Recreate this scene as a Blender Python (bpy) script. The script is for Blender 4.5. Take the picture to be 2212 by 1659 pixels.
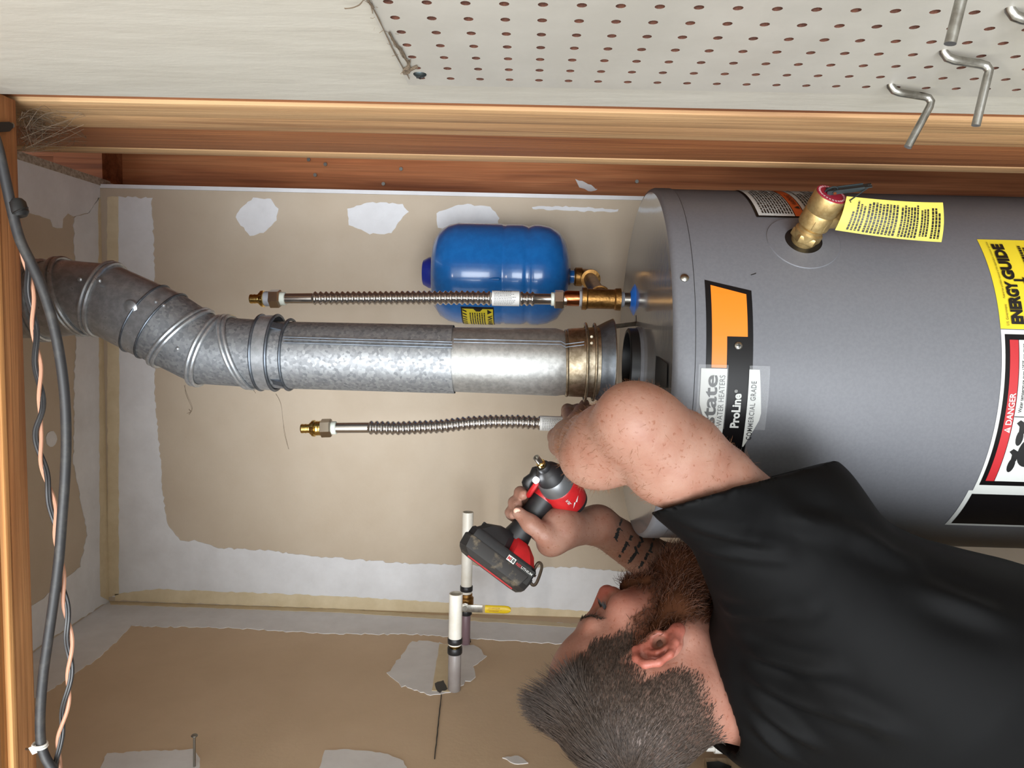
import bpy, bmesh, math, random
import numpy as np
from mathutils import Vector, Matrix, noise as mnoise

random.seed(7)
rng = np.random.default_rng(7)
for _o in list(bpy.data.objects):
    bpy.data.objects.remove(_o)
SC = bpy.context.scene
COL = SC.collection
H = 1.85                      # eye height above the garage floor
F, CX, CY = 1600.0, 1106.0, 829.5

# ------------------------------------------------------------------ camera
def _n(v):
    v = np.array(v, float)
    return v / np.linalg.norm(v)
_dY = _n((31, 138.5, 1600))
_s = .027
_dD = _n((1, -_s, -(31 - _s * 138.5) / 1600))
_y = np.array([_dY[0], _dY[1], -_dY[2]])
_z = -np.array([_dD[0], _dD[1], -_dD[2]])
CM = np.array([np.cross(_y, _z), _y, _z])
cam_d = bpy.data.cameras.new('camera')
cam = bpy.data.objects.new('camera', cam_d)
COL.objects.link(cam)
m4 = Matrix.Identity(4)
for i in range(3):
    for j in range(3):
        m4[i][j] = CM[i][j]
m4[2][3] = H
cam.matrix_world = m4
cam_d.sensor_fit = 'HORIZONTAL'
cam_d.sensor_width = 36.0
cam_d.lens = F / 2212 * 36
cam_d.clip_start = .02
SC.camera = cam

# ------------------------------------------------------------------ light
w = bpy.data.worlds.new('world')
SC.world = w
w.use_nodes = True
w.node_tree.nodes['Background'].inputs[0].default_value = (.80, .90, 1.0, 1)
w.node_tree.nodes['Background'].inputs[1].default_value = 1.0

def area(name, loc, target, sx, sy, power, color):
    d = bpy.data.lights.new(name, 'AREA')
    d.shape = 'RECTANGLE'; d.size = sx; d.size_y = sy
    d.energy = power; d.color = color
    o = bpy.data.objects.new(name, d)
    COL.objects.link(o)
    o.location = loc
    o.rotation_euler = (Vector(target) - Vector(loc)).to_track_quat('-Z', 'Y').to_euler()
    return o
# the open garage door behind the photographer, and the strip lamp on the garage ceiling
area('garage_door_daylight', (-1.45, -3.3, 1.50), (-1.30, .9, 1.60), 3.2, 2.6, 215, (.93, .97, 1.0))
area('garage_ceiling_lamp', (-.75, -.85, 2.95), (-.75, -.75, 0), 1.2, .16, 16, (1.0, .93, .84))

SC.view_settings.view_transform = 'Standard'
SC.view_settings.look = 'None'
SC.view_settings.gamma = 1.0
SC.view_settings.use_curve_mapping = False
SC.view_settings.exposure = .50

# ------------------------------------------------------------------ helpers
def ray(px, py):
    return CM @ np.array([px - CX, CY - py, -F]) / F
def at(px, py, X=None, Y=None, Z=None, D=None):
    """photo pixel -> world point on the plane X=, Y= or Z= (or at camera depth D)"""
    r = ray(px, py)
    if D is not None: t = D
    elif X is not None: t = X / r[0]
    elif Y is not None: t = Y / r[1]
    else: t = (Z - H) / r[2]
    p = r * t
    return Vector((p[0], p[1], p[2] + H))

def lin(c):
    return tuple(((x / 255) / 12.92 if x / 255 <= .04045 else ((x / 255 + .055) / 1.055) ** 2.4) for x in c)

MATS = {}
def mat(name, col, rough=.5, metal=0.0, col2=None, cscale=20, cstretch=(1, 1, 1), cw=(.4, .6), bump=0, bscale=60,
        spec=.5, emit=None, alpha=1, coat=0, rough2=None, sss=0, detail=6, trans=0, voro=False, dist=0.0, srgb=True,
        bstretch=(1, 1, 1), bdist=.01):
    if name in MATS: return MATS[name]
    m = bpy.data.materials.new(name); m.use_nodes = True
    nt = m.node_tree; b = nt.nodes['Principled BSDF']
    c1 = lin(col) if srgb else col
    b.inputs['Base Color'].default_value = (*c1, 1)
    b.inputs['Roughness'].default_value = rough
    b.inputs['Metallic'].default_value = metal
    b.inputs['Specular IOR Level'].default_value = spec
    b.inputs['Coat Weight'].default_value = coat
    b.inputs['Coat Roughness'].default_value = .08
    if sss:
        b.inputs['Subsurface Weight'].default_value = sss
        b.inputs['Subsurface Radius'].default_value = (.008, .004, .002)
        b.inputs['Subsurface Scale'].default_value = 1.0
    if trans: b.inputs['Transmission Weight'].default_value = trans
    if emit:
        b.inputs['Emission Color'].default_value = (*emit[0], 1)
        b.inputs['Emission Strength'].default_value = emit[1]
    b.inputs['Alpha'].default_value = alpha
    def coords(st):
        tc = nt.nodes.new('ShaderNodeNewGeometry')
        mp = nt.nodes.new('ShaderNodeMapping'); mp.inputs['Scale'].default_value = st
        nt.links.new(tc.outputs['Position'], mp.inputs['Vector'])
        return mp.outputs[0]
    if col2 is not None:
        c2 = lin(col2) if srgb else col2
        if voro:
            nz = nt.nodes.new('ShaderNodeTexVoronoi'); out = 'Color'
            nz.inputs['Scale'].default_value = cscale
        else:
            nz = nt.nodes.new('ShaderNodeTexNoise'); out = 0
            nz.inputs['Scale'].default_value = cscale; nz.inputs['Detail'].default_value = detail
            nz.inputs['Roughness'].default_value = .65
            nz.inputs['Distortion'].default_value = dist
        nt.links.new(coords(cstretch), nz.inputs['Vector'])
        rp = nt.nodes.new('ShaderNodeValToRGB')
        rp.color_ramp.elements[0].position = cw[0]; rp.color_ramp.elements[1].position = cw[1]
        rp.color_ramp.elements[0].color = (*c1, 1); rp.color_ramp.elements[1].color = (*c2, 1)
        nt.links.new(nz.outputs[out], rp.inputs[0])
        nt.links.new(rp.outputs[0], b.inputs['Base Color'])
        if rough2 is not None:
            mr = nt.nodes.new('ShaderNodeMapRange')
            mr.inputs['To Min'].default_value = rough; mr.inputs['To Max'].default_value = rough2
            nt.links.new(nz.outputs[out], mr.inputs['Value'])
            nt.links.new(mr.outputs[0], b.inputs['Roughness'])
    if bump:
        nz = nt.nodes.new('ShaderNodeTexNoise'); nz.inputs['Scale'].default_value = bscale
        nz.inputs['Detail'].default_value = 5
        nt.links.new(coords(bstretch), nz.inputs['Vector'])
        bp = nt.nodes.new('ShaderNodeBump'); bp.inputs['Strength'].default_value = bump
        bp.inputs['Distance'].default_value = bdist
        nt.links.new(nz.outputs[0], bp.inputs['Height'])
        nt.links.new(bp.outputs[0], b.inputs['Normal'])
    MATS[name] = m
    return m

class MB:
    """collects geometry for ONE mesh object"""
    def __init__(s): s.v = []; s.f = []; s.mi = []; s.cur = 0
    def add(s, vs, fs):
        o = len(s.v); s.v += [tuple(v) for v in vs]
        for f in fs:
            s.f.append([i + o for i in f]); s.mi.append(s.cur)
        return s
    def box(s, lo, hi):
        (a, b, c), (d, e, f) = lo, hi
        return s.add([(a, b, c), (d, b, c), (d, e, c), (a, e, c), (a, b, f), (d, b, f), (d, e, f), (a, e, f)],
                     [(3, 2, 1, 0), (4, 5, 6, 7), (0, 1, 5, 4), (1, 2, 6, 5), (2, 3, 7, 6), (3, 0, 4, 7)])
    def obox(s, c, ax, ay, az):
        c, ax, ay, az = map(Vector, (c, ax, ay, az))
        vs = [c + ax * i + ay * j + az * k for k in (-1, 1) for i, j in ((-1, -1), (1, -1), (1, 1), (-1, 1))]
        fs = [(3, 2, 1, 0), (4, 5, 6, 7), (0, 1, 5, 4), (1, 2, 6, 5), (2, 3, 7, 6), (3, 0, 4, 7)]
        if ax.cross(ay).dot(az) < 0: fs = [f[::-1] for f in fs]
        return s.add(vs, fs)
    def loft(s, rings, cap=True, closed=True):
        n = len(rings[0]); vs = [p for r in rings for p in r]; fs = []
        for k in range(len(rings) - 1):
            for i in range(n if closed else n - 1):
                j = (i + 1) % n
                fs.append((k * n + i, k * n + j, (k + 1) * n + j, (k + 1) * n + i))
        if cap and closed:
            fs.append(tuple(range(n))[::-1]); fs.append(tuple(range((len(rings) - 1) * n, len(rings) * n)))
        return s.add(vs, fs)
    def tube(s, path, rad, n=10, cap=True, up=None):
        path = [Vector(p) for p in path]
        if not hasattr(rad, '__len__'): rad = [rad] * len(path)
        rings = []; prev = None
        for i, p in enumerate(path):
            t = (path[min(i + 1, len(path) - 1)] - path[max(i - 1, 0)]).normalized()
            if prev is None:
                u = Vector(up) if up else (Vector((0, 0, 1)) if abs(t.z) < .9 else Vector((1, 0, 0)))
            else: u = prev
            u = (u - t * u.dot(t)).normalized(); prev = u; b = t.cross(u)
            rings.append([p + (u * math.cos(2 * math.pi * k / n) + b * math.sin(2 * math.pi * k / n)) * rad[i] for k in range(n)])
        return s.loft(rings, cap)
    def lathe(s, prof, o, ax=(0, 0, 1), n=32, cap=True, a0=None):
        """prof: (radius, distance along axis)"""
        o = Vector(o); t = Vector(ax).normalized()
        u = Vector(a0) if a0 else (Vector((1, 0, 0)) if abs(t.x) < .9 else Vector((0, 1, 0)))
        u = (u - t * u.dot(t)).normalized(); b = t.cross(u)
        rings = [[o + t * d + (u * math.cos(2 * math.pi * k / n) + b * math.sin(2 * math.pi * k / n)) * max(r, 1e-5) for k in range(n)] for r, d in prof]
        return s.loft(rings, cap)
    def torus(s, c, a, b, r, n=48, m=8):
        """ring tube along the ellipse c + a cos + b sin"""
        c, a, b = Vector(c), Vector(a), Vector(b); nn = a.cross(b).normalized(); rings = []
        for k in range(n):
            t = 2 * math.pi * k / n
            p = c + a * math.cos(t) + b * math.sin(t)
            tg = (-a * math.sin(t) + b * math.cos(t)).normalized(); o = tg.cross(nn)
            rings.append([p + (o * math.cos(2 * math.pi * q / m) + nn * math.sin(2 * math.pi * q / m)) * r for q in range(m)])
        vs = [p for r_ in rings for p in r_]; fs = []
        for k in range(n):
            for q in range(m):
                k2, q2 = (k + 1) % n, (q + 1) % m
                fs.append((k * m + q, k * m + q2, k2 * m + q2, k2 * m + q))
        return s.add(vs, fs)
    def poly(s, pts, nrm, th):
        """extruded polygon: pts on the back, front face offset by nrm*th"""
        nrm = Vector(nrm); n = len(pts); pts = [Vector(p) for p in pts]
        a = sum(((pts[i].cross(pts[(i + 1) % n])) for i in range(n)), Vector())
        if a.dot(nrm) < 0: pts = pts[::-1]
        vs = pts + [p + nrm * th for p in pts]
        return s.add(vs, [tuple(range(n))[::-1], tuple(range(n, 2 * n))] + [(i, (i + 1) % n, n + (i + 1) % n, n + i) for i in range(n)])
    def build(s, name, m, parent=None, smooth=35, bevel=0):
        me = bpy.data.meshes.new(name)
        me.from_pydata(s.v, [], s.f)
        ms = m if isinstance(m, (list, tuple)) else [m]
        for x in ms: me.materials.append(x)
        me.polygons.foreach_set('material_index', s.mi)
        if bevel:
            bm = bmesh.new(); bm.from_mesh(me)
            bmesh.ops.recalc_face_normals(bm, faces=bm.faces)
            ed = [e for e in bm.edges if len(e.link_faces) == 2 and e.calc_face_angle() > .6]
            bmesh.ops.bevel(bm, geom=ed, offset=bevel, segments=2, affect='EDGES', profile=.6, clamp_overlap=True)
            bm.to_mesh(me); bm.free()
        if smooth:
            me.polygons.foreach_set('use_smooth', [True] * len(me.polygons))
            me.set_sharp_from_angle(angle=math.radians(smooth))
        me.update()
        o = bpy.data.objects.new(name, me); COL.objects.link(o)
        if parent is not None:
            o.parent = parent
            o.matrix_parent_inverse = Matrix.Translation(-parent.location)
        return o

def thing(name, label, cat, loc=(0, 0, 0), group=None):
    o = bpy.data.objects.new(name, None); COL.objects.link(o)
    o.location = loc; o.empty_display_size = .05
    return tag(o, label, cat, group)
def tag(o, label, cat, group=None):
    o['label'] = label; o['category'] = cat
    if group: o['group'] = group
    return o
def struct(o, label=None, cat=None):
    o['kind'] = 'structure'
    if label: o['label'] = label
    if cat: o['category'] = cat
    return o

_tc = {}
def text2d(s, bold=0.0, spacing=1.0):
    """flat tessellated lettering: (verts Nx2 normalised to cap height 1, faces)"""
    k = (s, bold, spacing)
    if k in _tc: return _tc[k]
    cu = bpy.data.curves.new('t', 'FONT'); cu.body = s; cu.size = 1; cu.offset = bold; cu.space_character = spacing
    cu.resolution_u = 3
    o = bpy.data.objects.new('t', cu); COL.objects.link(o)
    dg = bpy.context.evaluated_depsgraph_get(); dg.update()
    me = bpy.data.meshes.new_from_object(o.evaluated_get(dg))
    v = np.array([(p.co.x, p.co.y) for p in me.vertices]); f = [list(p.vertices) for p in me.polygons]
    bpy.data.objects.remove(o); bpy.data.curves.remove(cu); bpy.data.meshes.remove(me)
    v[:, 0] -= v[:, 0].min(); v /= .70
    _tc[k] = (v, f)
    return _tc[k]
def letter(mb, s, place, x0, y0, h, width=None, bold=0.0, spacing=1.0):
    """add lettering; place(u, v) -> world point; width squeezes to fit"""
    v, f = text2d(s, bold, spacing)
    sx = h if width is None else width / v[:, 0].max()
    mb.add([place(x0 + a * sx, y0 + b * h) for a, b in v], f)
def fineprint(mb, place, x0, x1, y0, y1, rows, seed=0, fill=.62, gap=.35):
    """illegible small print: rows of short word bars"""
    r = random.Random(seed); dy = (y1 - y0) / rows
    for k in range(rows):
        x = x0; end = x1 - (x1 - x0) * (r.random() * gap)
        yb = y0 + k * dy
        while x < end:
            wd = (x1 - x0) * r.uniform(.03, .11); e = min(x + wd, end)
            mb.add([place(x, yb), place(e, yb), place(e, yb + dy * fill), place(x, yb + dy * fill)], [(0, 1, 2, 3)])
            x = e + (x1 - x0) * .015
def wrapped(place_flat, pts):
    return [place_flat(*p) for p in pts]
# ------------------------------------------------------------------ materials
def wood(name, base, dark, light, axis, scale=1.0, rough=.6):
    """sawn lumber: long grain lines along one axis"""
    if name in MATS: return MATS[name]
    m = bpy.data.materials.new(name); m.use_nodes = True
    nt = m.node_tree; b = nt.nodes['Principled BSDF']; b.inputs['Roughness'].default_value = rough
    b.inputs['Specular IOR Level'].default_value = .3
    g = nt.nodes.new('ShaderNodeNewGeometry')
    def mp(st):
        q = nt.nodes.new('ShaderNodeMapping'); q.inputs['Scale'].default_value = st
        nt.links.new(g.outputs['Position'], q.inputs['Vector']); return q.outputs[0]
    st = [1, 1, 1]; st[axis] = .06
    n1 = nt.nodes.new('ShaderNodeTexNoise'); n1.inputs['Scale'].default_value = 190 * scale; n1.inputs['Detail'].default_value = 4
    n1.inputs['Distortion'].default_value = .6
    st1 = [1, 1, 1]; st1[axis] = .02
    nt.links.new(mp(st1), n1.inputs['Vector'])
    n2 = nt.nodes.new('ShaderNodeTexNoise'); n2.inputs['Scale'].default_value = 22 * scale; n2.inputs['Detail'].default_value = 5
    n2.inputs['Distortion'].default_value = 1.2
    nt.links.new(mp(st), n2.inputs['Vector'])
    r1 = nt.nodes.new('ShaderNodeValToRGB'); e = r1.color_ramp.elements
    e[0].position = .3; e[1].position = .72
    e[0].color = (*lin(dark), 1); e[1].color = (*lin(light), 1)
    q = e.new(.5); q.color = (*lin(base), 1)
    nt.links.new(n2.outputs[0], r1.inputs[0])
    r2 = nt.nodes.new('ShaderNodeMapRange'); r2.inputs['From Min'].default_value = .3; r2.inputs['From Max'].default_value = .7
    r2.inputs['To Min'].default_value = .72; r2.inputs['To Max'].default_value = 1.12
    nt.links.new(n1.outputs[0], r2.inputs['Value'])
    mx = nt.nodes.new('ShaderNodeMix'); mx.data_type = 'RGBA'; mx.blend_type = 'MULTIPLY'; mx.inputs['Factor'].default_value = 1
    nt.links.new(r1.outputs[0], mx.inputs['A']); nt.links.new(r2.outputs[0], mx.inputs['B'])
    nt.links.new(mx.outputs['Result'], b.inputs['Base Color'])
    bp = nt.nodes.new('ShaderNodeBump'); bp.inputs['Strength'].default_value = .25; bp.inputs['Distance'].default_value = .004
    nt.links.new(n1.outputs[0], bp.inputs['Height']); nt.links.new(bp.outputs[0], b.inputs['Normal'])
    MATS[name] = m
    return m
M_PAPER = mat('drywall_paper', (205, 190, 170), .85, col2=(195, 178, 156), cscale=7, detail=9, cw=(.3, .75), bump=.12, bscale=160, bdist=.002)
M_PAPER_L = mat('drywall_paper_lightened', (222, 198, 169), .85, col2=(210, 186, 156), cscale=6, detail=9, cw=(.3, .75), bump=.12, bscale=160, bdist=.002)  # same paper as the back wall, colour lightened for the dimmer left wall
M_MUD = mat('joint_compound', (236, 236, 238), .8, col2=(222, 221, 222), cscale=14, cstretch=(1, 1, 1), cw=(.35, .75), bump=.1, bscale=90, bdist=.002)
M_TAPE = mat('joint_tape', (232, 216, 184), .8, col2=(216, 198, 162), cscale=25, cw=(.3, .7))
M_PAINT = mat('painted_plaster', (192, 188, 178), .6, col2=(182, 177, 166), cscale=9, cstretch=(1, 1, .4), cw=(.35, .7), bump=.35, bscale=45, bstretch=(1, 1, .3), bdist=.003)
M_CONC = mat('concrete', (150, 147, 142), .8, col2=(128, 125, 120), cscale=5, bump=.2, bscale=60)
M_WHITE = mat('garage_white', (205, 203, 197), .7)
M_STUD = wood('lumber_vertical', (150, 94, 57), (118, 68, 40), (170, 112, 70), 2)
M_STUD_R = wood('lumber_vertical_red', (186, 118, 76), (146, 86, 54), (204, 138, 92), 2)
M_STUD_T = wood('lumber_vertical_tan', (188, 148, 106), (156, 116, 80), (206, 168, 124), 2)
M_STUD_D = wood('lumber_vertical_dark', (150, 90, 56), (112, 64, 38), (170, 108, 70), 2)
M_BEAM = wood('lumber_beam', (162, 108, 66), (128, 78, 46), (184, 132, 86), 0)
M_BEAM_L = wood('lumber_beam_light', (206, 146, 90), (184, 122, 70), (220, 164, 106), 0)
M_BEAM_D = wood('lumber_beam_rough', (150, 100, 56), (110, 70, 36), (176, 124, 74), 0, rough=.8)
M_GYP = mat('gypsum_edge', (196, 184, 168), .9, col2=(158, 144, 126), cscale=140, bump=.6, bscale=200, bdist=.004)
M_HARD = mat('hardboard', (98, 58, 42), .8, col2=(78, 46, 34), cscale=200)
M_PEG = mat('pegboard_white', (179, 175, 167), .45, col2=(172, 168, 160), cscale=12)
M_DARK = mat('cavity_dark', (60, 46, 36), .9)
M_STEEL = mat('zinc_steel', (176, 174, 168), .32, 1.0, col2=(140, 136, 128), cscale=60)
M_NAIL = mat('nail_steel', (150, 148, 142), .4, 1.0)
M_SCREW = mat('screw_dark', (70, 78, 80), .4, .8)
M_BLACK = mat('black_plastic', (24, 24, 25), .42)
M_INK = mat('print_black', (18, 17, 17), .45)
M_WPLAS = mat('white_plastic', (232, 230, 224), .35)
M_WEB = mat('cobweb', (126, 110, 92), .9)

ZC = H + .90                     # closet ceiling
YB, XL, XR = 1.562, -.64, .20    # closet back wall, closet left wall, pegboard wall

# ------------------------------------------------------------------ the setting
def slab(name, lo, hi, m, label, cat='wall', bevel=0):
    return struct(MB().box(lo, hi).build(name, m, smooth=0, bevel=bevel), label, cat)
slab('floor', (-4.6, -3.4, -.1), (.6, 1.9, 0), M_CONC, 'grey concrete garage floor', 'floor')
slab('ceiling', (-4.6, -3.4, 3.05), (.6, .64, 3.15), M_WHITE, 'white garage ceiling', 'ceiling')
slab('wall_left', (-4.7, -3.4, 0), (-4.6, .9, 3.1), M_WHITE, 'white far wall of the garage')
slab('wall_front', (-4.6, .74, 0), (-.70, .84, 3.1), M_WHITE, 'white garage wall beside the heater closet')
wall_r = slab('wall_right', (XR + .003, -3.4, 0), (XR + .016, .722, 3.1), M_PAINT, 'off-white rough painted wall carrying the pegboard')
wall_b = slab('wall_back', (XL - .02, YB, 0), (.252, YB + .013, ZC + .02), M_PAPER, 'tan unpainted drywall at the back of the heater closet')
wall_cl = slab('wall_closet_left', (XL - .013, .76, 0), (XL, YB, ZC + .02), M_PAPER_L, 'unpainted drywall on the left side of the closet, lightened against its shade')
slab('wall_leak_block', (.40, .66, 0), (.44, 1.9, 3.1), M_STUD_D, 'unseen dark panel added behind the open studs to block light')  # out-of-view panel, added so no light leaks in past the studs
slab('wall_closet_rear', (-.7, 1.80, 0), (.44, 1.86, 3.1), M_STUD_D, 'dark wooden sheathing behind the back wall')
ceil_c = struct(MB().box((XL - .02, .70, ZC), (.270, 1.72, ZC + .0127)).build('ceiling_closet', M_PAPER, smooth=0), 'unpainted drywall soffit over the closet', 'ceiling')
MB().box((.2575, .76, ZC - .0022), (.2725, 1.60, ZC + .0131)).build('cut_edge', M_GYP, ceil_c, smooth=0)

def jag(pts, amp=3.0, step=9.0, seed=1):
    r = random.Random(seed); out = []; n = len(pts)
    for i in range(n):
        a, b = pts[i], pts[(i + 1) % n]
        L = math.hypot(b[0] - a[0], b[1] - a[1]); k = max(1, int(L / step))
        for q in range(k):
            t = q / k
            out.append((a[0] + (b[0] - a[0]) * t + r.uniform(-amp, amp), a[1] + (b[1] - a[1]) * t + r.uniform(-amp, amp)))
    return out
def patch(name, pts, parent, m, nrm, th, amp=2.0, step=9, seed=1, **pl):
    q = [at(x, y, **pl) for x, y in jag(pts, amp, step, seed)]
    return MB().poly(q, nrm, th).build(name, m, parent, smooth=0)
NB, NL, NC = (0, -1, 0), (1, 0, 0), (0, 0, -1)
# joint compound and tape on the back wall
patch('joint_compound', [(250, 425), (328, 428), (335, 600), (335, 850), (343, 950), (350, 1040), (358, 1120), (372, 1148), (390, 1168), (430, 1168), (470, 1184),
      (560, 1187), (680, 1202), (740, 1206), (890, 1218), (1060, 1222), (1245, 1226), (1390, 1236), (1520, 1240), (1520, 1352), (1246, 1338), (740, 1306), (245, 1290)],
      wall_b, M_MUD, NB, .0012, 2.2, 7, 1, Y=YB)
patch('joint_tape', [(232, 425), (256, 425), (258, 800), (257, 1284), (234, 1290)], wall_b, M_TAPE, NB, .0016, 1, 12, 2, Y=YB)
patch('joint_tape', [(250, 1283), (335, 1272), (500, 1278), (740, 1288), (1000, 1304), (1246, 1318), (1500, 1330), (1500, 1364), (1246, 1346), (740, 1315), (250, 1296)], wall_b, M_TAPE, NB, .0016, 1.4, 9, 3, Y=YB)
for k, (pts, sd) in enumerate([
        ([(548, 428), (585, 430), (601, 450), (597, 475), (575, 500), (540, 510), (508, 470), (520, 450)], 4),
        ([(750, 450), (800, 437), (870, 440), (882, 458), (862, 480), (845, 505), (800, 505), (755, 485)], 5),
        ([(942, 460), (990, 442), (1060, 446), (1078, 470), (1075, 492), (945, 492)], 6),
        ([(1150, 446), (1230, 446), (1335, 452), (1335, 458), (1240, 456), (1150, 452)], 8)]):
    patch('joint_compound', pts, wall_b, M_MUD, NB, .0010, 1.6, 7, sd, Y=YB)
for cx, cy, r_ in ((815, 462, 17), (1012, 460, 20), (1280, 470, 0)):
    if r_: patch('nail_spot', [(cx + r_ * math.cos(t), cy + r_ * math.sin(t)) for t in np.linspace(0, 6.28, 16)[:-1]], wall_b, M_MUD, NB, .0016, .8, 30, cx, Y=YB)
# left closet wall
patch('joint_compound', [(233, 1300), (740, 1318), (1246, 1350), (1420, 1362), (1420, 1400), (1200, 1391), (1000, 1379), (900, 1371), (740, 1370), (610, 1364), (500, 1357), (285, 1353),
      (215, 1420), (160, 1458), (96, 1500), (60, 1512), (60, 1418), (100, 1388)], wall_cl, M_MUD, NL, .0012, 1.8, 8, 11, X=XL)
patch('joint_tape', [(236, 1300), (740, 1317), (1246, 1349), (1420, 1361), (1420, 1368), (1246, 1357), (740, 1325), (240, 1307)], wall_cl, M_TAPE, NL, .0016, .8, 10, 12, X=XL)
patch('joint_compound', [(892, 1385), (960, 1390), (1000, 1392), (1032, 1398), (1052, 1420), (1024, 1440), (1030, 1462), (1000, 1478), (985, 1492), (930, 1502), (870, 1482), (838, 1455), (858, 1428)], wall_cl, M_MUD, NL, .0012, 3, 7, 13, X=XL)
patch('tape_strip', [(950, 1392), (996, 1394), (972, 1496), (932, 1494)], wall_cl, M_TAPE, NL, .0018, 1, 12, 14, X=XL)
for pts, sd in (([(230, 1630), (300, 1624), (420, 1620), (432, 1640), (428, 1690), (205, 1690)], 15), ([(702, 1622), (760, 1620), (830, 1628), (872, 1645), (890, 1690), (680, 1690)], 16), ([(1085, 1637), (1120, 1634), (1140, 1648), (1110, 1652)], 17)):
    patch('joint_compound', pts, wall_cl, M_MUD, NL, .0012, 1.5, 8, sd, X=XL)
patch('wall_hole', [(940, 1478), (958, 1472), (966, 1490), (950, 1498), (941, 1490)], wall_cl, M_INK, NL, .0022, 1.5, 5, 18, X=XL)
patch('wall_hole', [(1002, 1382), (1014, 1376), (1018, 1388), (1006, 1394)], wall_cl, M_INK, NL, .0022, 1.5, 5, 19, X=XL)
patch('wall_crack', [(952, 1502), (954, 1502), (940, 1640), (938, 1640)], wall_cl, M_INK, NL, .0022, .5, 10, 20, X=XL)
# soffit
patch('joint_compound', [(213, 425), (190, 462), (158, 470), (160, 540), (165, 700), (160, 800), (158, 1000), (176, 1090), (187, 1155), (172, 1225), (92, 1292), (60, 1312), (60, 1412), (233, 1298)], ceil_c, M_MUD, NC, .0012, 1.8, 8, 21, Z=ZC)
patch('joint_compound', [(36, 335), (216, 396), (228, 402), (216, 424), (190, 460), (158, 468), (147, 462), (135, 472), (133, 494), (112, 490), (108, 474), (60, 458), (20, 440)], ceil_c, M_MUD, NC, .0012, 1.5, 8, 22, Z=ZC)
patch('joint_tape', [(211, 428), (232, 428), (234, 1296), (215, 1288)], ceil_c, M_TAPE, NC, .0016, 1, 12, 23, Z=ZC)
patch('nail_spot', [(110 + 12 * math.cos(t), 948 + 17 * math.sin(t)) for t in np.linspace(0, 6.28, 16)[:-1]], ceil_c, M_MUD, NC, .0012, 1, 30, 24, Z=ZC)
# bare lumber at the right of the opening
def stud(name, lo, hi, m, label, bevel=.0025):
    return struct(MB().box(lo, hi).build(name, m, smooth=30, bevel=bevel), label, 'stud')
ZT = 3.1
stud('trim_1', (XR + .009, .7222, 0), (.245, .752, ZT), M_STUD_D, 'thin edge of the wall framing beside the painted wall, darkened for its shade', .001)  # shade on this recessed edge is put into the darker lumber colour
stud('trim_2', (XR + .005, .7525, 0), (.245, .804, ZT), M_STUD_T, 'tan rough-sawn trimmer stud along the closet opening', .003)
stud('trim_3', (XR + .0055, .8045, 0), (.245, .858, ZT), M_STUD_T, 'tan second trimmer stud against the first', .003)
stud('trim_4', (XR + .015, .858, 0), (.255, 1.003, ZT), M_STUD, 'orange-brown stud behind the trimmers with fine straight grain')
stud('trim_5', (XR + .014, 1.0035, 0), (.255, 1.036, ZT), M_STUD_T, 'eased edge of the rear stud, toned paler for the light it catches')  # caught light along the edge is painted as a paler lumber strip
st_b = stud('trim_6', (.262, 1.68, 0), (.352, 1.718, ZC + .1), M_STUD_R, 'red-brown stud with nail heads beside the back wall')
stud('trim_7', (.353, 1.66, 0), (.391, 1.75, ZT), M_STUD_D, 'dark corner stud in the wall cavity')
slab('trim_8', (.27, 1.60, ZC + .015), (.40, 1.75, ZC + .12), M_STUD_D, 'dark top plate above the soffit')
struct(MB().box((.2525, YB + .001, 0), (.2605, 1.66, ZC)).build('trim_9', M_MUD, smooth=0), 'white drywall corner strip at the right of the back wall', 'trim')
# nails in the red-brown stud
for x, y in ((668, 346), (704, 356), (682, 379), (867, 366), (829, 398), (1375, 393)):
    p = at(x, y, Y=1.68)
    MB().lathe([(.0, -.006), (.004, -.006), (.0042, -.004), (.0022, -.0035), (.0022, .01)], p, (0, 1, 0), 10).build('nail_head', M_NAIL, st_b)
patch('plaster_splash', [(1244, 388), (1266, 394), (1292, 410), (1278, 414), (1250, 404)], st_b, M_MUD, NB, .001, 1.5, 6, 31, Y=1.68)
# built-up header over the opening (seen from below)
HZ = H + .512
def hboard(name, y0, y1, z0, z1, m, label, bevel=.002):
    return struct(MB().box((-.72, y0, z0), (XR + .004, y1, z1)).build(name, m, smooth=30, bevel=bevel), label, 'beam')
hboard('trim_10', .7175, .7465, HZ, 3.1, M_BEAM, 'orange-brown underside of the header over the closet', .0012)
hboard('trim_11', .7095, .7172, HZ - .0015, 3.1, M_BEAM_L, 'pale eased edge along the header', .0015)
hboard('trim_12', .6985, .7092, HZ + .004, 3.1, M_BEAM_D, 'rough brown spacer board inside the header', .001)
hboard('trim_13', .645, .6965, HZ + .001, 3.1, M_BEAM, 'orange-brown front member of the header', .0015)

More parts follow.
